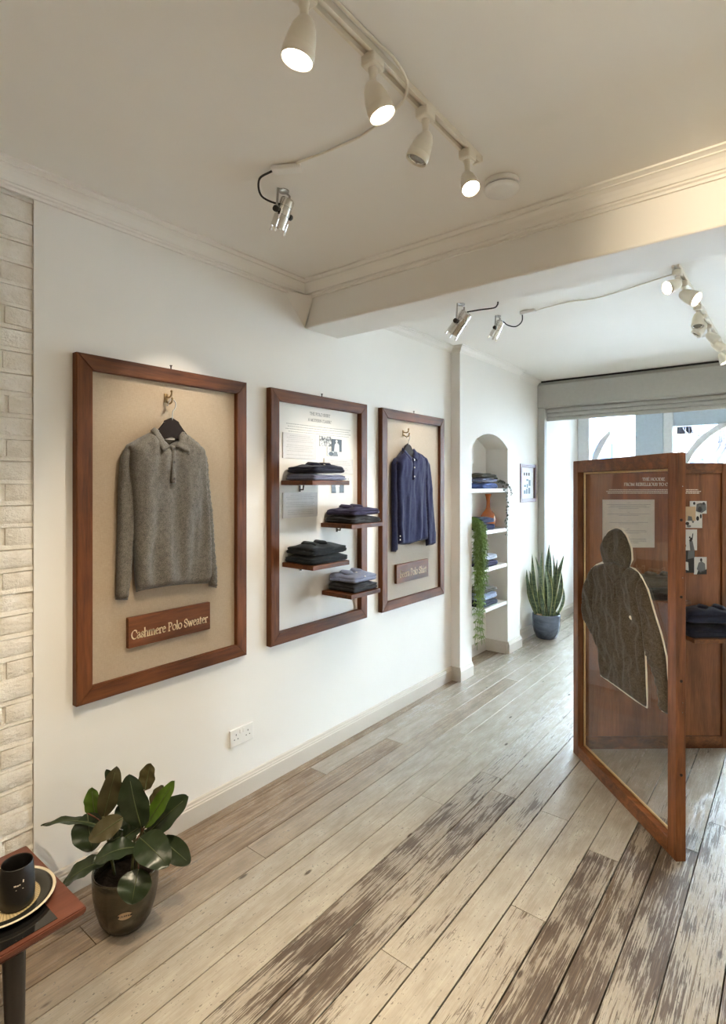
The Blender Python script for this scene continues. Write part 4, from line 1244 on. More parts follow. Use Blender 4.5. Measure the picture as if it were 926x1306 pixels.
for (ba, ti, wv, m_, dr, nn), ax in zip(LV, [1, 1, 1, 1, 2, 0, 2, 0, 0, 0, 0, 1, 0, 1, 0, 2, 0, 2, 2, 2]):
    st = ([(-1.851, 1.035, .24), (-1.844, 1.05, .34)], [(-1.936, .98, .25), (-1.952, .964, .36)], [(-1.89, 1.04, .24), (-1.905, 1.07, .40)])[ax]
    z_ = min(max(ba[2] - .03, st[0][2]), st[1][2]); k_ = (z_ - st[0][2]) / (st[1][2] - st[0][2])
    p = Vector(st[0]).lerp(Vector(st[1]), k_)
    obj('petiole', B().tube(curve_pts([p, (p + Vector(ba)) / 2 + UP * .004, ba], 8), .0022, 6), 'stem_red', rp, True)

# snake plant
sp_ = thing('snake_plant', 'snake plant with upright variegated leaves in a slate blue pot', 'plant', (-2.03, 5.55, 0))
pc2 = Vector((-2.03, 5.55, 0))
pr2 = [(0, .001), (.082, .001), (.100, .012), (.124, .07), (.136, .13), (.138, .20), (.137, .245), (.133, .252), (.128, .245), (.126, .2)]
obj('pot', B().lathe(pr2, pc2, (0, 0, 1), 44, False), 'pot_blue', sp_, True)
obj('soil', B().lathe([(0, .225), (.08, .228), (.127, .22), (.127, .21), (0, .21)], pc2, (0, 0, 1), 30, False), 'soil', sp_, True)
b = B()
for k in range(6):
    a = 2.2 + k * .35; c_ = pc2 + Vector((math.cos(a) * .07, math.sin(a) * .07 - .02, .232))
    b.tube(curve_pts([c_ + Vector((-.03, .01, 0)), c_ + Vector((0, -.01, .014)), c_ + Vector((.03, .01, .004))], 8), .006, 6)
obj('dry_leaf_curl', b, 'photo_c', sp_, True)
rs_ = random.Random(4)
SN = [(-2.10, 5.493, -2.185, 5.385, .698), (-2.093, 5.499, -2.170, 5.42, .589), (-2.085, 5.505, -2.142, 5.459, .858), (-2.062, 5.523, -2.081, 5.508, .921), (-2.058, 5.526, -2.116, 5.48, .833), (-2.001, 5.572, -1.997, 5.575, .955), (-2.016, 5.56, -1.995, 5.577, .892), (-1.993, 5.578, -1.978, 5.59, .858), (-1.985, 5.584, -1.887, 5.662, .853), (-1.985, 5.584, -1.943, 5.618, .809), (-1.985, 5.584, -1.905, 5.648, .672), (-1.993, 5.578, -1.939, 5.621, .745), (-1.947, 5.614, -1.894, 5.657, .51), (-1.955, 5.608, -1.962, 5.602, .432), (-1.951, 5.611, -1.936, 5.624, .383), (-2.024, 5.554, -2.054, 5.529, .755), (-2.016, 5.56, -2.024, 5.554, .677), (-2.039, 5.541, -2.096, 5.496, .579), (-2.024, 5.554, -2.077, 5.511, .52), (-2.008, 5.566, -2.005, 5.569, .647), (-2.047, 5.535, -2.150, 5.440, .682), (-2.093, 5.499, -2.104, 5.49, .52)]
for x0, y0, x1, y1, zt in SN:
    k = rs_.uniform(-.05, .05)
    base = Vector((x0, y0, .222)) - FWD * k; tip = Vector((x1, y1, zt)) - FWD * (k + rs_.uniform(-.02, .03))
    if tip.x < -2.185: tip.x = -2.185
    wd = rs_.uniform(.040, .060) * (.75 if zt < .55 else 1)
    fn = (-FWD + RIGHT * rs_.uniform(-.7, .7)).normalized()
    ax = tip - base; d = ax.normalized(); n = (fn - d * fn.dot(d)).normalized(); s = d.cross(n)
    bend = rs_.uniform(-.03, .03)
    b = bmesh.new(); rows = []; side = []
    for i in range(13):
        t_ = i / 12
        wv = wd / 2 * (.62 + .38 * math.sin(PI * min(1, t_ * 1.15))) * (1 if t_ < .72 else max(.02, math.cos((t_ - .72) / .28 * PI / 2) ** .8))
        c = base + ax * t_ + (s * bend + n * bend * .6) * math.sin(PI * t_)
        row = []
        for q in (-1, -.74, -.4, 0, .4, .74, 1):
            row.append(b.verts.new(c + s * q * wv + n * (.3 * wv * q * q))); side.append(abs(q))
        rows.append(row)
    for a, c in zip(rows, rows[1:]):
        for j in range(6): b.faces.new((a[j], a[j+1], c[j+1], c[j]))
    o = obj('sword_leaf', b, 'snake', sp_, True, recalc=False)
    at = o.data.attributes.new('side', 'FLOAT', 'POINT')
    for i, v in enumerate(side): at.data[i].value = v

# ================================================================== TABLE
tb = thing('side_table', 'red-brown wooden side table with black glass top and dark legs', 'table', (-1.68, .27, 0))
TX0, TX1, TY0, TY1, TZ = -1.88, -1.482, -.20, .684, .45
b = B()
lo_ = [(TX0 + .03, TY0 + .03), (TX1 - .03, TY0 + .03), (TX1 - .03, TY1 - .03), (TX0 + .03, TY1 - .03)]
hi_ = [(TX0, TY0), (TX1, TY0), (TX1, TY1), (TX0, TY1)]
r0 = [b.b.verts.new((x, y, TZ - .042)) for x, y in lo_]
r1 = [b.b.verts.new((x, y, TZ - .016)) for x, y in hi_]
r2 = [b.b.verts.new((x, y, TZ)) for x, y in hi_]
for q, w_ in ((r0, r1), (r1, r2)):
    for k in range(4): b.b.faces.new((q[k], q[(k+1) % 4], w_[(k+1) % 4], w_[k]))
b.b.faces.new(r0[::-1]); b.b.faces.new(r2)
bmesh.ops.bevel(b.b, geom=[e for e in b.b.edges if e.calc_length() > .01], offset=.003, segments=2, affect='EDGES')
obj('table_top', b, 'table', tb)
obj('glass_inset', B().box((TX0 + .07, TY0 + .065, TZ - .002), (TX1 - .016, TY1 - .066, TZ + .0015)), 'table_glass', tb)
for x in (TX0 + .06, TX1 - .05):
    for y in (TY0 + .1, TY1 - .155):
        sx_ = -.02 if x < -1.7 else .012
        b = B().tube([(x, y, TZ - .04), (x + sx_ * .4, y, TZ - .18), (x + sx_, y, .0)], [.026, .023, .014], 16)
        obj('leg', b, 'leg', tb, 'auto')
pl = thing('plate', 'round plate with cream rim and dark band under the black cup', 'plate', (-1.660, .553, TZ + .0015))
o = obj('dish', B().lathe([(0, .0005), (.07, .0005), (.088, .003), (.117, .016), (.1185, .0175), (.117, .0195), (.086, .008), (.07, .0055), (0, .0055)], pl.location, (0, 0, 1), 64, False), 'plate', pl, True)
mg = thing('cup', 'tall matt black cup with small pale lettering standing on the plate', 'cup', (-1.628, .570, TZ + .0072))
obj('body', B().lathe([(0, .0002), (.036, .0002), (.040, .004), (.0415, .03), (.0405, .07), (.0375, .107), (.0362, .110), (.0348, .108), (.0378, .07), (.0385, .03), (.036, .012), (0, .010)], mg.location, (0, 0, 1), 44, False), 'mug', mg, True)
tv2 = Vector((1, -.35, 0)).normalized(); tv2 = Vector((RIGHT * .62 - FWD * .78)); sd2 = Vector((-tv2.y, tv2.x, 0))
def oncup(u, v):
    z = .068 + v; a = u / .041
    return mg.location + (tv2 * math.cos(a) + sd2 * math.sin(a)) * .0414 + UP * z
b = B()
for u0, u1, v0, v1 in ((-.012, -.006, 0, .004), (-.005, -.001, 0, .0035), (.0, .003, .001, .004), (.008, .011, .006, .013), (-.008, .010, -.010, -.0085)):
    b.poly([oncup(u0, v0), oncup(u1, v0), oncup(u1, v1), oncup(u0, v1)])
obj('pale_lettering', b, 'white_ink', mg)
tg = thing('tea_glass', 'small teal glazed bowl with gold rim behind the black cup', 'bowl', (-1.742, .532, TZ + .0072))
obj('body', B().lathe([(0, .0002), (.018, .0002), (.022, .004), (.030, .022), (.034, .048), (.0325, .048), (.028, .024), (.018, .008), (0, .007)], tg.location, (0, 0, 1), 32, False), 'teal', tg, True)
obj('rim', B().lathe([(.0335, .046), (.0348, .048), (.0335, .051), (.0322, .048)], tg.location, (0, 0, 1), 32, False), 'gold', tg, True)

# ================================================================== DISPLAY SCREEN
A0, B0 = Vector((-1.041, 3.281, 0)), Vector((-.405, 2.596, 0))
GU = (B0 - A0).normalized(); GN = Vector((-GU.y, GU.x, 0))
if GN.dot(RIGHT) < 0: GN = -GN                        # GN points away from the camera side
GLEN = (B0 - A0).length
gp = thing('glass_display_panel', 'freestanding wood-framed clear panel holding the hoodie cut-out', 'display panel', A0.lerp(B0, .5))
ST, RT, HT, TH = .057, .066, 1.702, .043
def gb(name, u0, u1, z0, z1, d0, d1, mat, bev=.0025, par=gp):
    b = B().obox(A0, GU, GN, UP, (u0, d0, z0), (u1, d1, z1), bev)
    return obj(name, b, mat, par)
gb('stile', 0, ST, 0, HT, 0, TH, 'screen_z'); gb('stile', GLEN - ST, GLEN, 0, HT, 0, TH, 'screen_z')
gb('top_rail', ST, GLEN - ST, HT - RT, HT, 0, TH, 'screen_g'); gb('bottom_rail', ST, GLEN - ST, 0, RT, 0, TH, 'screen_g')
gb('clear_sheet', ST, GLEN - ST, RT, HT - RT, .030, .034, 'acrylic', 0)
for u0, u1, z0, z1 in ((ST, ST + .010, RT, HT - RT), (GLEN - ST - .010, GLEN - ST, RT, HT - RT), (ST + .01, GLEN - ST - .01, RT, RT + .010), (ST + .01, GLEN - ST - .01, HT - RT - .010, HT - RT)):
    gb('glazing_bead', u0, u1, z0, z1, .034, .0425, 'bead_glint', .002)
ge = A0 + GU * GLEN + GN * .022
for z in (.36, .75, 1.10, 1.42):
    obj('bolt', B().lathe([(.006, -.002), (.006, .002), (.004, .003), (0, .003)], ge + UP * z, GU, 12, False), 'screw', gp, 'auto')
for z in (1.56, .62, .66, 1.18):
    obj('nail_head', B().lathe([(.002, -.001), (.002, .001), (0, .001)], ge + GN * .006 + UP * z, GU, 8, False), 'chrome', gp)

# hoodie cut-out in the plane of the sheet
hd = thing('hoodie', 'grey-brown hoodie cut-out with pale edge mounted on the clear panel', 'hoodie', A0 + GU * .45 + UP * .54)
HO = [(.423, 1.344), (.355, 1.323), (.302, 1.272), (.278, 1.213), (.293, 1.173), (.311, 1.157), (.227, 1.127), (.169, 1.094), (.109, 1.015), (.072, .938), (.070, .857), (.088, .803), (.149, .76), (.227, .719), (.256, .689), (.265, .64), (.274, .545), (.355, .547), (.472, .544), (.595, .541), (.684, .543), (.683, .611), (.673, .768), (.676, .822), (.694, .819), (.721, .76), (.747, .713), (.785, .642), (.804, .575), (.859, .582), (.849, .673), (.838, .745), (.829, .817), (.792, .906), (.747, .98), (.694, 1.079), (.638, 1.134), (.588, 1.159), (.535, 1.164), (.565, 1.206), (.558, 1.256), (.52, 1.311), (.472, 1.34)]
ctr = Vector((.45, .92))
gm = lambda d: (lambda u, v, h=0.0: A0 + GU * u + GN * (d - h) + UP * v)
big = []
for i, p in enumerate(HO):
    a, c = Vector(HO[i-1]), Vector(HO[(i+1) % len(HO)])
    t_ = (c - a).normalized(); nn = Vector((-t_.y, t_.x)) * -1
    big.append(tuple(Vector(p) + nn * .0075))
b = B(); b.prism([A0 + GU * u + GN * .0295 + UP * v for u, v in big], -GN * .005)
obj('cutout_board', b, 'cutout', hd)
def hf(u, v):
    return .024 * mnoise.noise(Vector((u * 9 + v * 5, v * 6 - u * 3, 1))) + .012 * mnoise.noise(Vector((u * 26 + v * 9, v * 14 - u * 8, 4))) + .003 * mnoise.noise(Vector((u * 60, v * 60, 9)))
bodyO = [(.535, 1.164), (.43, 1.10), (.33, 1.15), (.227, 1.127), (.20, 1.08), (.21, .90), (.245, .72), (.256, .689), (.265, .64), (.274, .545), (.355, .547), (.472, .544), (.595, .541), (.684, .543), (.683, .611), (.673, .768), (.66, .93), (.638, 1.134), (.588, 1.159)]
obj('body', puff(bodyO, gm(.0245), .018, .03, .012, hf), 'hoodie', hd, True)
obj('sleeve', puff([(.227, 1.127), (.169, 1.094), (.109, 1.015), (.072, .938), (.070, .857), (.088, .803), (.149, .76), (.227, .719), (.256, .689), (.29, .70), (.25, .82), (.21, .90), (.23, 1.02)], gm(.0245), .022, .03, .012, hf), 'hoodie', hd, True)
sl2 = lambda u, v: hf(u, v) + (.006 * math.sin(v * 190 + u * 60) if v < .80 else 0)
obj('sleeve', puff([(.638, 1.134), (.694, 1.079), (.747, .98), (.792, .906), (.829, .817), (.838, .745), (.849, .673), (.859, .582), (.804, .575), (.785, .642), (.747, .713), (.721, .76), (.694, .819), (.66, .93), (.62, 1.05)], gm(.0245), .022, .03, .011, sl2), 'hoodie', hd, True)
obj('hood', puff([(.423, 1.344), (.355, 1.323), (.302, 1.272), (.278, 1.213), (.293, 1.173), (.320, 1.140), (.43, 1.165), (.535, 1.150), (.565, 1.206), (.558, 1.256), (.52, 1.311), (.472, 1.34)], gm(.0235), .022, .06, .014, lambda u, v: hf(u, v) + .004 * math.sin((u - .42) * 40)), 'hoodie', hd, True)
obj('neckline', puff([(.315, 1.158), (.43, 1.172), (.54, 1.160), (.50, 1.10), (.435, 1.055), (.37, 1.10)], gm(.0165), .014, .02, .012, hf), 'hoodie', hd, True)
obj('placket', puff([(.425, 1.07), (.450, 1.07), (.450, .965), (.425, .965)], gm(.010), .006, .006, .010, None, 0, False), 'hoodie', hd, True)
obj('pocket_seam', B().tube([A0 + GU * u + GN * .006 + UP * v for u, v in ((.300, .705), (.365, .655), (.385, .685))], .002, 5), 'hoodie', hd)

# solid back panel, hinged behind the clear panel
BU = Vector((.7716, .636, 0)).normalized(); BN = Vector((-BU.y, BU.x, 0))   # BN points away from the camera
P0 = A0 + BN * .035 + BU * .035
bp = thing('wooden_display_panel', 'freestanding brown wooden panel with prints and shelves behind the clear panel', 'display panel', P0 + BU * .47)
BW, BH = .935, 1.694
def bb(name, u0, u1, z0, z1, d0, d1, mat, bev=.0025, par=bp):
    return obj(name, B().obox(P0, BU, BN, UP, (u0, d0, z0), (u1, d1, z1), bev), mat, par)
off = -.035
bb('stile', 0, .058, 0, BH, .0, .043, 'screen_z'); bb('stile', BW - .066, BW, 0, BH, .0, .043, 'screen_z')
bb('top_rail', .058, BW - .066, BH - .062, BH, .0, .043, 'screen_b'); bb('bottom_rail', .058, BW - .066, 0, .072, .0, .043, 'screen_b')
bb('panel_board', .05, BW - .06, .06, BH - .05, .012, .030, 'screen_panel', 0)
pm = lambda u, v: P0 + BU * (u + off) + BN * .0112 + UP * v
th = thing('panel_print', 'white printed heading and paragraph at the top of the wooden panel', 'wall text', P0 + BU * .47 + BN * .011 + UP * 1.5)
obj('lettering', lettering('THE HOODIE', pm, .432, 1.590, .135, 1.0, .13), 'white_ink', th)
obj('lettering', lettering('FROM REBELLIOUS TO COUTURE', pm, .322, 1.559, .355, 1.0, .13), 'white_ink', th)
obj('paragraph', textlines(pm, .216, .784, [(1.533, .94), (1.523, 1.0), (1.513, .97)], .010, .005, rr), 'white_ink', th)
po_ = thing('poster', 'pale printed text sheet on the wooden panel behind the hoodie', 'poster', P0 + BU * (.348 + off) + BN * .011 + UP * 1.192)
obj('sheet', B().obox(P0, BU, BN, UP, (.193 + off, .0085, 1.192), (.504 + off, .0118, 1.477)), 'paper', po_)
pm2 = lambda u, v: P0 + BU * (u + off) + BN * .0080 + UP * v
rows = []
for zt, n in ((1.456, 4), (1.400, 2), (1.350, 2), (1.302, 3), (1.252, 4)):
    rows.append((zt, .05))
    for i in range(n): rows.append((zt - .010 - i * .008, rr.uniform(.75, 1.0) if i < n - 1 else .45))
obj('small_print', textlines(pm2, .215, .482, rows, .009, .0028, rr), 'grey_ink', po_)
def pphoto(u0, u1, z0, z1, mat, label, shapes=(), d=.0095):
    t = thing('photograph', label, 'photograph', P0 + BU * ((u0 + u1) / 2 + off) + BN * .011 + UP * z0)
    obj('print', B().obox(P0, BU, BN, UP, (u0 + off, d, z0), (u1 + off, .0118, z1)), mat, t)
    for m_, pts in shapes:
        b = B(); b.poly([P0 + BU * (u0 + (u1 - u0) * u + off) + BN * (d - .0006) + UP * (z0 + (z1 - z0) * v) for u, v in pts])
        obj('printed_shape', b, m_, t)
pphoto(.717, .817, 1.393, 1.468, 'photo_w', 'pale group photograph topping the cluster on the wooden panel', [('photo_k', ell(.25, .82, .07, .12)), ('photo_m', [(.35, .2), (.4, .75), (.6, .85), (.95, .8), (.98, .3), (.7, .05)]), ('photo_k', ell(.82, .8, .08, .12)), ('photo_k', ell(.6, .35, .14, .2)), ('photo_w', ell(.6, .66, .07, .1))], .0085)
pphoto(.679, .791, 1.308, 1.395, 'photo_w', 'white photograph with small black figures on the wooden panel', [('photo_k', ell(.2, .3, .1, .12)), ('photo_m', ell(.28, .12, .12, .08)), ('photo_k', ell(.75, .65, .08, .16)), ('photo_k', ell(.92, .8, .05, .16)), ('photo_m', ell(.5, .55, .07, .22))], .0095)
pphoto(.689, .750, 1.351, 1.435, 'photo_c', 'small sand-coloured photograph overlapping the others on the wooden panel', [('photo_m', [(.2, 0), (.25, .35), (.6, .3), (.7, 0)])], .0075)
pphoto(.684, .760, 1.175, 1.299, 'photo_w', 'photograph of a figure with raised arm on the wooden panel', [('photo_k', [(.35, .45), (.5, .40), (.62, .48), (.66, .62), (.70, .82), (.63, .80), (.58, .62), (.45, .58)]), ('photo_k', ell(.42, .62, .07, .05)), ('photo_m', [(.38, .42), (.64, .45), (.8, .0), (.45, .0)]), ('photo_k', ell(.05, .22, .08, .08))], .0095)
pphoto(.684, .746, 1.041, 1.173, 'photo_k', 'dark photograph at the foot of the cluster on the wooden panel', [('photo_m', [(.3, .62), (.35, 1), (.95, 1), (.95, .68)]), ('photo_w', [(.05, .15), (.1, .5), (.35, .48), (.4, .1)])], .0085)
pphoto(.742, .817, 1.032, 1.135, 'photo_w', 'photograph of a seated figure in grey on the wooden panel', [('photo_m', [(.2, .3), (.35, .68), (.6, .75), (.85, .62), (.9, .2), (.5, .1)]), ('photo_k', ell(.55, .83, .09, .11)), ('photo_k', [(.2, 0), (.3, .22), (.6, .18), (1, .3), (1, 0)])], .0080)
# shelves and clothes on the wooden panel
def pshelf(u0, u1, z, dep, lb, bk=.0118):
    o = obj('panel_shelf', B().obox(P0, BU, BN, UP, (u0 + off, .0118 - dep, z - .023), (u1 + off, bk, z), .002), 'screen_b'); tag(o, lb, 'shelf')
pshelf(.30, .60, .915, .20, 'short wooden shelf on the panel seen through the clear sheet')
pshelf(.62, .95, .700, .20, 'wooden shelf on the panel holding the navy folded knit', -.0004)
ba = math.atan2(BU.y, BU.x)
def pgar(u, z, size, mat, lb, seed, col=None):
    c = P0 + BU * (u + off) - BN * .09 + UP * (z + .0006)
    garment('folded_hoodie', lb, 'sweater', c, (size[1], size[0], size[2]), mat, ba - PI / 2, seed, col)
pgar(.45, .915, (.27, .17, .060), 'charcoal', 'charcoal folded hoodie at the bottom of the pile behind the clear sheet', 51)
pgar(.445, .984, (.26, .165, .062), 'hoodie', 'taupe folded hoodie on top of the pile behind the clear sheet', 52, .1)
pgar(.765, .700, (.32, .17, .070), 'navy_dk', 'dark navy folded hoodie underneath on the lower panel shelf', 53)
pgar(.745, .781, (.29, .165, .075), 'navy_dk', 'dark navy folded hoodie with hood on top on the lower panel shelf', 54, .1)

# ================================================================== LIGHT FITTINGS
def lamp(name, loc, d, power, size, col, blend=.8, rad=.02):
    l = bpy.data.lights.new(name, 'SPOT')
    l.energy = power; l.spot_size = math.radians(size); l.spot_blend = blend; l.color = col; l.shadow_soft_size = rad
    o = bpy.data.objects.new(name, l); COL.objects.link(o)
    o.location = loc
    o.rotation_euler = Vector(d).to_track_quat('-Z', 'Y').to_euler()
    return o

def track(name, x, y0, y1, zc, label):
    t = thing(name, label, 'light track', (x, (y0 + y1) / 2, zc - .02))
    g = B().box((x - .017, y0, zc - .020), (x - .008, y1, zc)).box((x + .008, y0, zc - .020), (x + .017, y1, zc)).box((x - .009, y0, zc - .006), (x + .009, y1, zc))
    obj('rail', g, 'fixture', t)
    obj('end_cap', B().box((x - .018, y1, zc - .021), (x + .018, y1 + .01, zc), .002), 'fixture', t)
    return t
track('light_track', -.867, -2.4, 1.715, ZC, 'cream ceiling light track above the front of the shop')
track('light_track', -.487, 3.10, 5.55, ZF, 'cream ceiling light track towards the shop window')

def head(x, y, zc, d, on, label, group, power, scale=1.0, size=75, stem=.055):
    t = thing('track_spotlight', label, 'spotlight', (x, y, zc - .15), group)
    d = Vector(d).normalized()
    g = B().box((x - .021, y - .026, zc - .046), (x + .021, y + .026, zc - .014), .006)
    obj('adapter', g, 'fixture', t)
    piv = Vector((x, y, zc - .046 - stem))
    obj('stem', B().tube([(x, y, zc - .044), (x, y, zc - .060), piv], [.013, .010, .008], 12), 'fixture', t, 'auto')
    side = d.cross(Vector((0, 0, 1)))
    side = side.normalized() if side.length > .05 else Vector((1, 0, 0))
    obj('pivot_screw', B().lathe([(.004, -.011), (.004, .011)], piv, side, 10), 'screw', t)
    # bullet-shaped shell, pivot a third of the way down
    s = scale
    o0 = piv - d * .018 * s + UP * 0
    prof = [(0, -.004), (.010, -.003), (.018, .004), (.026, .020), (.0315, .042), (.0345, .064), (.0345, .066), (.0355, .067), (.0355, .088), (.0335, .088), (.0325, .080)]
    obj('shell', B().lathe([(r * s, h * s) for r, h in prof], o0, d, 32, False), 'fixture', t, True)
    obj('lens', B().lathe([(0, .081 * s), (.0325 * s, .081 * s), (.0325 * s, .079 * s), (0, .079 * s)], o0, d, 28, False), 'lens_on' if on else 'lens_off', t)
    if not on:
        obj('bezel', B().lathe([(.024 * s, .0815 * s), (.027 * s, .084 * s), (.030 * s, .0815 * s)], o0, d, 28, False), 'chrome', t)
    if on:
        lo = lamp('spot_beam', o0 + d * .095 * s, d, power, size, WARM, .9, .03)
        lo.parent = t; lo.location = lo.location - t.location
    return t
cm = lambda r, u, f: RIGHT * r + UP * u + FWD * f
gA = 'spotlights on the front ceiling track'
head(-.867, .878, ZC, cm(-.22, -.95, .05), True, 'first lit cream spotlight on the front track, before the cable crossing', gA, TRACK_W, 1.05, 95)
head(-.867, 1.130, ZC, cm(.34, -.88, .0), True, 'lit cream spotlight on the front track beside the white cable', gA, TRACK_W, 1.0, 95)
head(-.867, 1.385, ZC, cm(-.36, -.80, .10), False, 'unlit cream spotlight on the front track with dark lens ring', gA, 0, .95)
head(-.867, 1.645, ZC, cm(.12, -.85, -.42), True, 'last lit cream spotlight on the front track beside the smoke detector', gA, TRACK_W, .85, 95)
for y_, d_ in ((-.15, (.25, .1, -1.3)), (-.75, (.46, 1.0, -.08)), (-1.45, (.42, 1.0, -.07)), (-2.1, (-.3, .2, -1.3))):  # added heads out of view; the forward-aimed pair brightens the beam
    head(-.867, y_, ZC, d_, True, 'added unseen spotlight further back along the front track, brightening beam and room', gA, TRACK_W * (2.0 if d_[1] == 1.0 else 1), 1.0, 46 if d_[1] == 1.0 else 95)
gB = 'spotlights on the window-end track'
head(-.487, 3.16, ZF, cm(-.85, -.35, -.15), True, 'lit spotlight at the start of the window track turned to the wall', gB, FAR_W, .95, 80, .04)
head(-.487, 3.36, ZF, cm(.45, -.5, -.6), True, 'bright lit spotlight second along the window track', gB, FAR_W, 1.1, 80, .04)
head(-.487, 3.86, ZF, cm(-.12, -.95, -.2), False, 'unlit spotlight on the window track with dark open lens', gB, 0, 1.0, 80, .035)
head(-.487, 4.10, ZF, cm(-.5, -.8, .3), False, 'unlit spotlight on the window track just past the dark lens one', gB, 0, 1.0, 80, .035)
head(-.487, 4.38, ZF, cm(.6, -.6, -.2), True, 'lit spotlight midway along the window track', gB, FAR_W, .95, 80, .04)
head(-.487, 4.66, ZF, cm(.7, -.5, -.1), True, 'lit spotlight nearer the shutter on the window track', gB, FAR_W, 1.0, 80, .04)
head(-.487, 5.12, ZF, cm(.3, -.85, -.2), True, 'lit spotlight last on the window track before the shutter', gB, FAR_W, 1.0, 80, .04)

def pinspot(base, aim, label, s=1.0):
    base = Vector(base); d = (Vector(aim) - base); d.normalize()
    t = thing('pin_spot', label, 'spotlight', base - UP * .15, 'chrome pin spots')
    side = d.cross(UP).normalized()
    ctr_ = base - UP * .075 * s + d * .010
    # yoke
    b = B()
    b.lathe([(.020, -.004), (.020, 0)], base, (0, 0, 1), 16)
    for k in (-1, 1):
        b.tube([base - UP * .003 + side * k * .016, base - UP * .006 + side * k * .034 * s, ctr_ + side * k * .036 * s], .0045, 6)
    obj('yoke', b, 'steel', t)
    for k in (-1, 1):
        obj('clamp_knob', B().lathe([(.0, 0), (.011, .0), (.012, .004), (.011, .012), (0, .013)], ctr_ + side * k * .036 * s, side * k, 10, False), 'black', t)
    o0 = ctr_ - d * .055 * s
    prof = [(0, 0), (.020, 0), (.027, .006), (.028, .03), (.0255, .031), (.0255, .034), (.028, .035), (.028, .062), (.0255, .063), (.0255, .066), (.029, .067), (.029, .112), (.026, .112), (.024, .1)]
    obj('barrel', B().lathe([(r * s, h * s) for r, h in prof], o0, d, 28, False), 'chrome', t, 'auto')
    obj('lens', B().lathe([(0, .102 * s), (.0245 * s, .102 * s), (.0245 * s, .099 * s), (0, .099 * s)], o0, d, 24, False), 'led', t)
    a = side; c = d.cross(a)
    for q in (30, 150, 270):
        q = math.radians(q); p = o0 + d * .112 * s + (a * math.cos(q) + c * math.sin(q)) * .031 * s
        obj('lens_clip', B().tube([p - d * .03, p, p + d * .016 * s], [.003, .004, .006], 6), 'chrome', t)
    lo = lamp('pin_beam', o0 + d * .122 * s, d, PIN_W, 62, NEUT, .7, .022)
    lo.parent = t; lo.location = lo.location - t.location
    return o0
q1 = pinspot((-1.545, 1.455, ZC), (XW, 1.375, 1.45), 'chrome pin spot on the front ceiling aimed at the grey sweater')
q2 = pinspot((-1.302, 2.405, ZB), (XW, 2.36, 1.40), 'chrome pin spot under the beam aimed at the shelf frame', 1.1)
q3 = pinspot((-1.545, 3.352, ZF), (XW, 3.33, 1.45), 'chrome pin spot on the window-end ceiling aimed at the navy shirt')

def cable(name, pts, r, mat, label, n=30):
    o = obj(name, B().tube(curve_pts(pts, n), r, 8), mat, None, True); tag(o, label, 'cable'); return o
jb = obj('junction_box', B().obox(Vector((-1.417, 1.349, ZC)), Vector((.86, .5, 0)), Vector((-.5, .86, 0)), UP, (-.055, -.022, -.020), (.055, .022, 0), .009), 'white', None, 'auto'); tag(jb, 'white junction box on the front ceiling beside the pin spot', 'junction box')
cable('lamp_flex', [(-1.463, 1.322, ZC - .012), (-1.53, 1.32, ZC - .02), (-1.575, 1.37, ZC - .045), (-1.545, 1.43, ZC - .06), tuple(q1)], .0038, 'black', 'black flex from the junction box to the front pin spot')
cable('white_cable', [(-1.365, 1.345, ZC - .010), (-1.231, 1.365, ZC - .008), (-1.102, 1.372, ZC - .008), (-.992, 1.349, ZC - .010), (-.925, 1.320, ZC - .022), (-.872, 1.287, ZC - .0255), (-.838, 1.24, ZC - .020), (-.832, 1.17, ZC - .007), (-.836, 1.104, ZC - .006), (-.838, .944, ZC - .006), (-.835, .72, ZC - .006), (-.83, .4, ZC - .006)], .004, 'fixture', 'white cable crossing the front track to the junction box', 60)
jb2 = obj('junction_box', B().obox(Vector((-1.345, 3.365, ZF)), Vector((.99, -.1, 0)).normalized(), Vector((.1, .99, 0)).normalized(), UP, (-.05, -.020, -.020), (.05, .020, 0), .006), 'white', None, 'auto'); tag(jb2, 'white junction box on the ceiling past the beam', 'junction box')
jb3 = obj('junction_box', B().box((-.60, 4.70, ZF - .022), (-.545, 4.76, ZF), .006), 'white', None, 'auto'); tag(jb3, 'small white box on the ceiling close to the window track', 'junction box')
cable('lamp_flex', [(-1.385, 3.365, ZF - .012), (-1.39, 3.37, ZF - .06), (-1.43, 3.37, ZF - .085), (-1.48, 3.36, ZF - .07), (-1.505, 3.35, ZF - .045), tuple(q3)], .0038, 'black', 'black flex looping from pin spot to junction box past the beam')
cable('lamp_flex', [tuple(q2), (-1.22, 2.44, ZB - .035), (-1.16, 2.47, ZB - .03), (-1.145, 2.48, ZB - .015), (-1.143, 2.48, ZB - .001)], .0038, 'black', 'black flex from the pin spot up into the beam')
cable('white_cable', [(-1.298, 3.36, ZF - .010), (-1.1, 3.34, ZF - .006), (-.92, 3.37, ZF - .006), (-.70, 3.30, ZF - .006), (-.58, 3.25, ZF - .008), (-.505, 3.22, ZF - .012)], .0036, 'fixture', 'white cable running along the ceiling to the window track', 40)

sd_ = thing('smoke_detector', 'round white smoke detector on the ceiling by the end of the track', 'smoke detector', (-.867, 1.915, ZC - .04))
c_ = Vector((-.867, 1.915, ZC))
obj('base', B().lathe([(0, 0), (.062, 0), (.064, -.004), (.064, -.018), (.060, -.020), (0, -.020)], c_, (0, 0, 1), 40, False), 'white', sd_, 'auto')
obj('vent_ring', B().lathe([(.058, -.020), (.058, -.026), (0, -.026)], c_, (0, 0, 1), 40, False), 'smoke', sd_, 'auto')
obj('cover', B().lathe([(.062, -.024), (.063, -.028), (.060, -.036), (.050, -.041), (0, -.043)], c_, (0, 0, 1), 40, False), 'white', sd_, True)

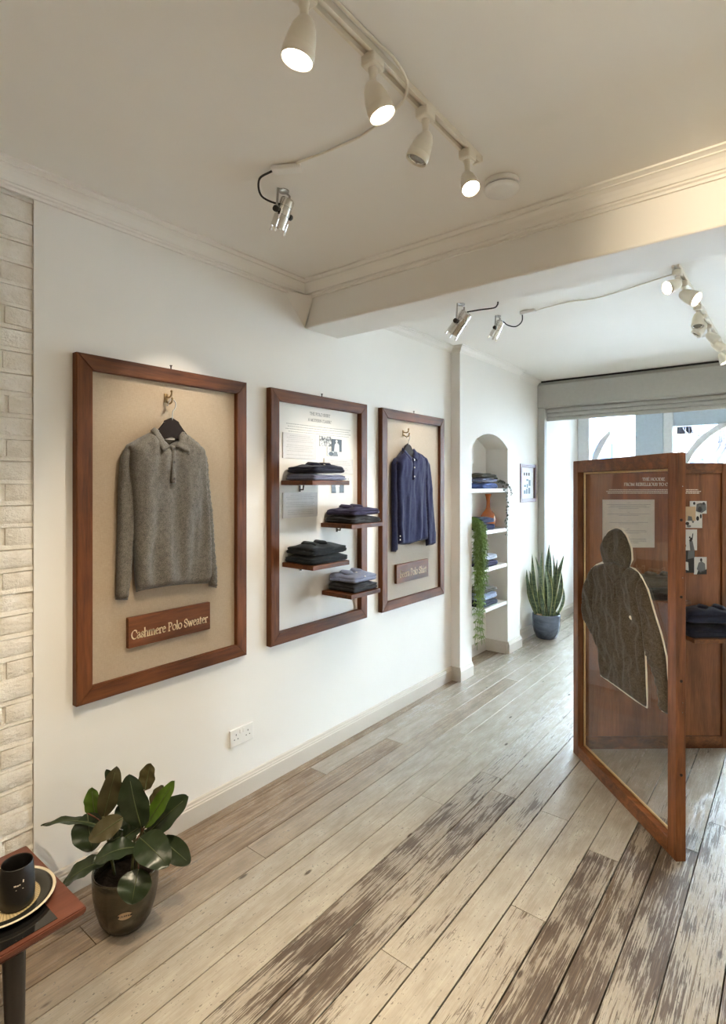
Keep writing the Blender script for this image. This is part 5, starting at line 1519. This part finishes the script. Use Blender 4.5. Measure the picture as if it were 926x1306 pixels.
# ================================================================== STREET
van = thing('parked_van', 'white van parked in the street outside the shop window', 'van', (-1.6, 11.2, -.02))
vx = lambda x, z: (-3.05 + x, 10.3, -.02 + z)
prof = [(0, .35), (0, .95), (.25, 1.12), (.75, 1.28), (1.05, 2.12), (1.25, 2.28), (4.6, 2.30), (4.7, 2.2), (4.7, .35)]
b = B().prism([vx(x, z) for x, z in prof], (0, 1.9, 0))
bmesh.ops.bevel(b.b, geom=b.b.edges[:], offset=.05, segments=2, affect='EDGES')
obj('body', b, 'van', van)
obj('side_window', B().prism([(vx(x, z)[0], 10.285, vx(x, z)[2]) for x, z in ((.92, 1.35), (1.2, 2.0), (1.9, 2.0), (1.9, 1.35))], (0, .02, 0)), 'dark_glass', van)
for x in (.85, 3.8):
    obj('wheel', B().lathe([(0, -.1), (.33, -.1), (.33, .1), (0, .1)], (-3.05 + x, 10.36, .31), (0, 1, 0), 24, False), 'tyre', van, 'auto')
bd = thing('street_building', 'pale stucco building across the street with sash windows', 'building', (-6, 19.8, -.02))
obj('wall', B().box((-14, 19.5, -.02), (9, 20.2, 5.9)), 'stucco', bd)
obj('cornice', B().box((-14, 19.3, 3.1), (9, 19.5, 3.35)), 'frame_white', bd)
obj('shopfront', B().box((-7.6, 19.35, -.02), (-4.9, 19.5, 2.9)), 'blue_shop', bd)
obj('cream_bay', B().box((-3.0, 19.3, -.02), (-2.55, 19.5, 5.9)), 'cream_shop', bd)
for x in np.arange(-12.5, 8, 2.1):
    for z in (.9, 3.9):
        if -7 < x < -4.0 and z < 3: continue
        f = obj('window', B().box((x, 19.44, z), (x + 1.0, 19.5, z + 1.6)), 'frame_white', bd)
        for k in (0, 1):
            obj('pane', B().box((x + .07, 19.42, z + .07 + k * .76), (x + .93, 19.45, z + .75 + k * .78)), 'dark_glass', f)
tr_ = thing('street_tree', 'bare pollarded tree standing on the pavement outside the window', 'tree', (-1.02, 9.2, -.02))
rt = random.Random(9)
def limb(b, p, d, r, n):
    pts = [p]; rs = [r]
    for k in range(5):
        d = (d + Vector((rt.uniform(-.3, .3), rt.uniform(-.3, .3), rt.uniform(-.1, .35)))).normalized()
        p = p + d * rt.uniform(.10, .17) * (1 if n else .9); pts.append(p); rs.append(r * (1 - .15 * (k + 1)))
    b.tube(pts, rs, 6)
    if n > 0:
        for q in pts[2:]:
            for _ in range(1 if n < 2 else 2):
                dd = (d + Vector((rt.uniform(-1, 1), rt.uniform(-1, 1), rt.uniform(-.2, .9)))).normalized()
                limb(b, q, dd, rs[-1] * .75, n - 1)
tk = [(-1.02, 9.2, -.02), (-1.0, 9.2, .9), (-1.03, 9.22, 1.6), (-1.0, 9.2, 1.95)]
obj('trunk', B().tube(curve_pts(tk, 12), .085, 10), 'bark', tr_, True)
b = B()
for dx, dy, dz in ((-1, .1, .25), (-.5, -.3, 1), (.2, .2, 1.2), (.7, -.1, .9), (1, .2, .35), (.6, .5, .2)):
    limb(b, Vector((-1.0, 9.2, 1.85)), Vector((dx, dy, dz)).normalized(), .045, 2)
obj('branches', b, 'bark', tr_, True)['kind'] = 'stuff'
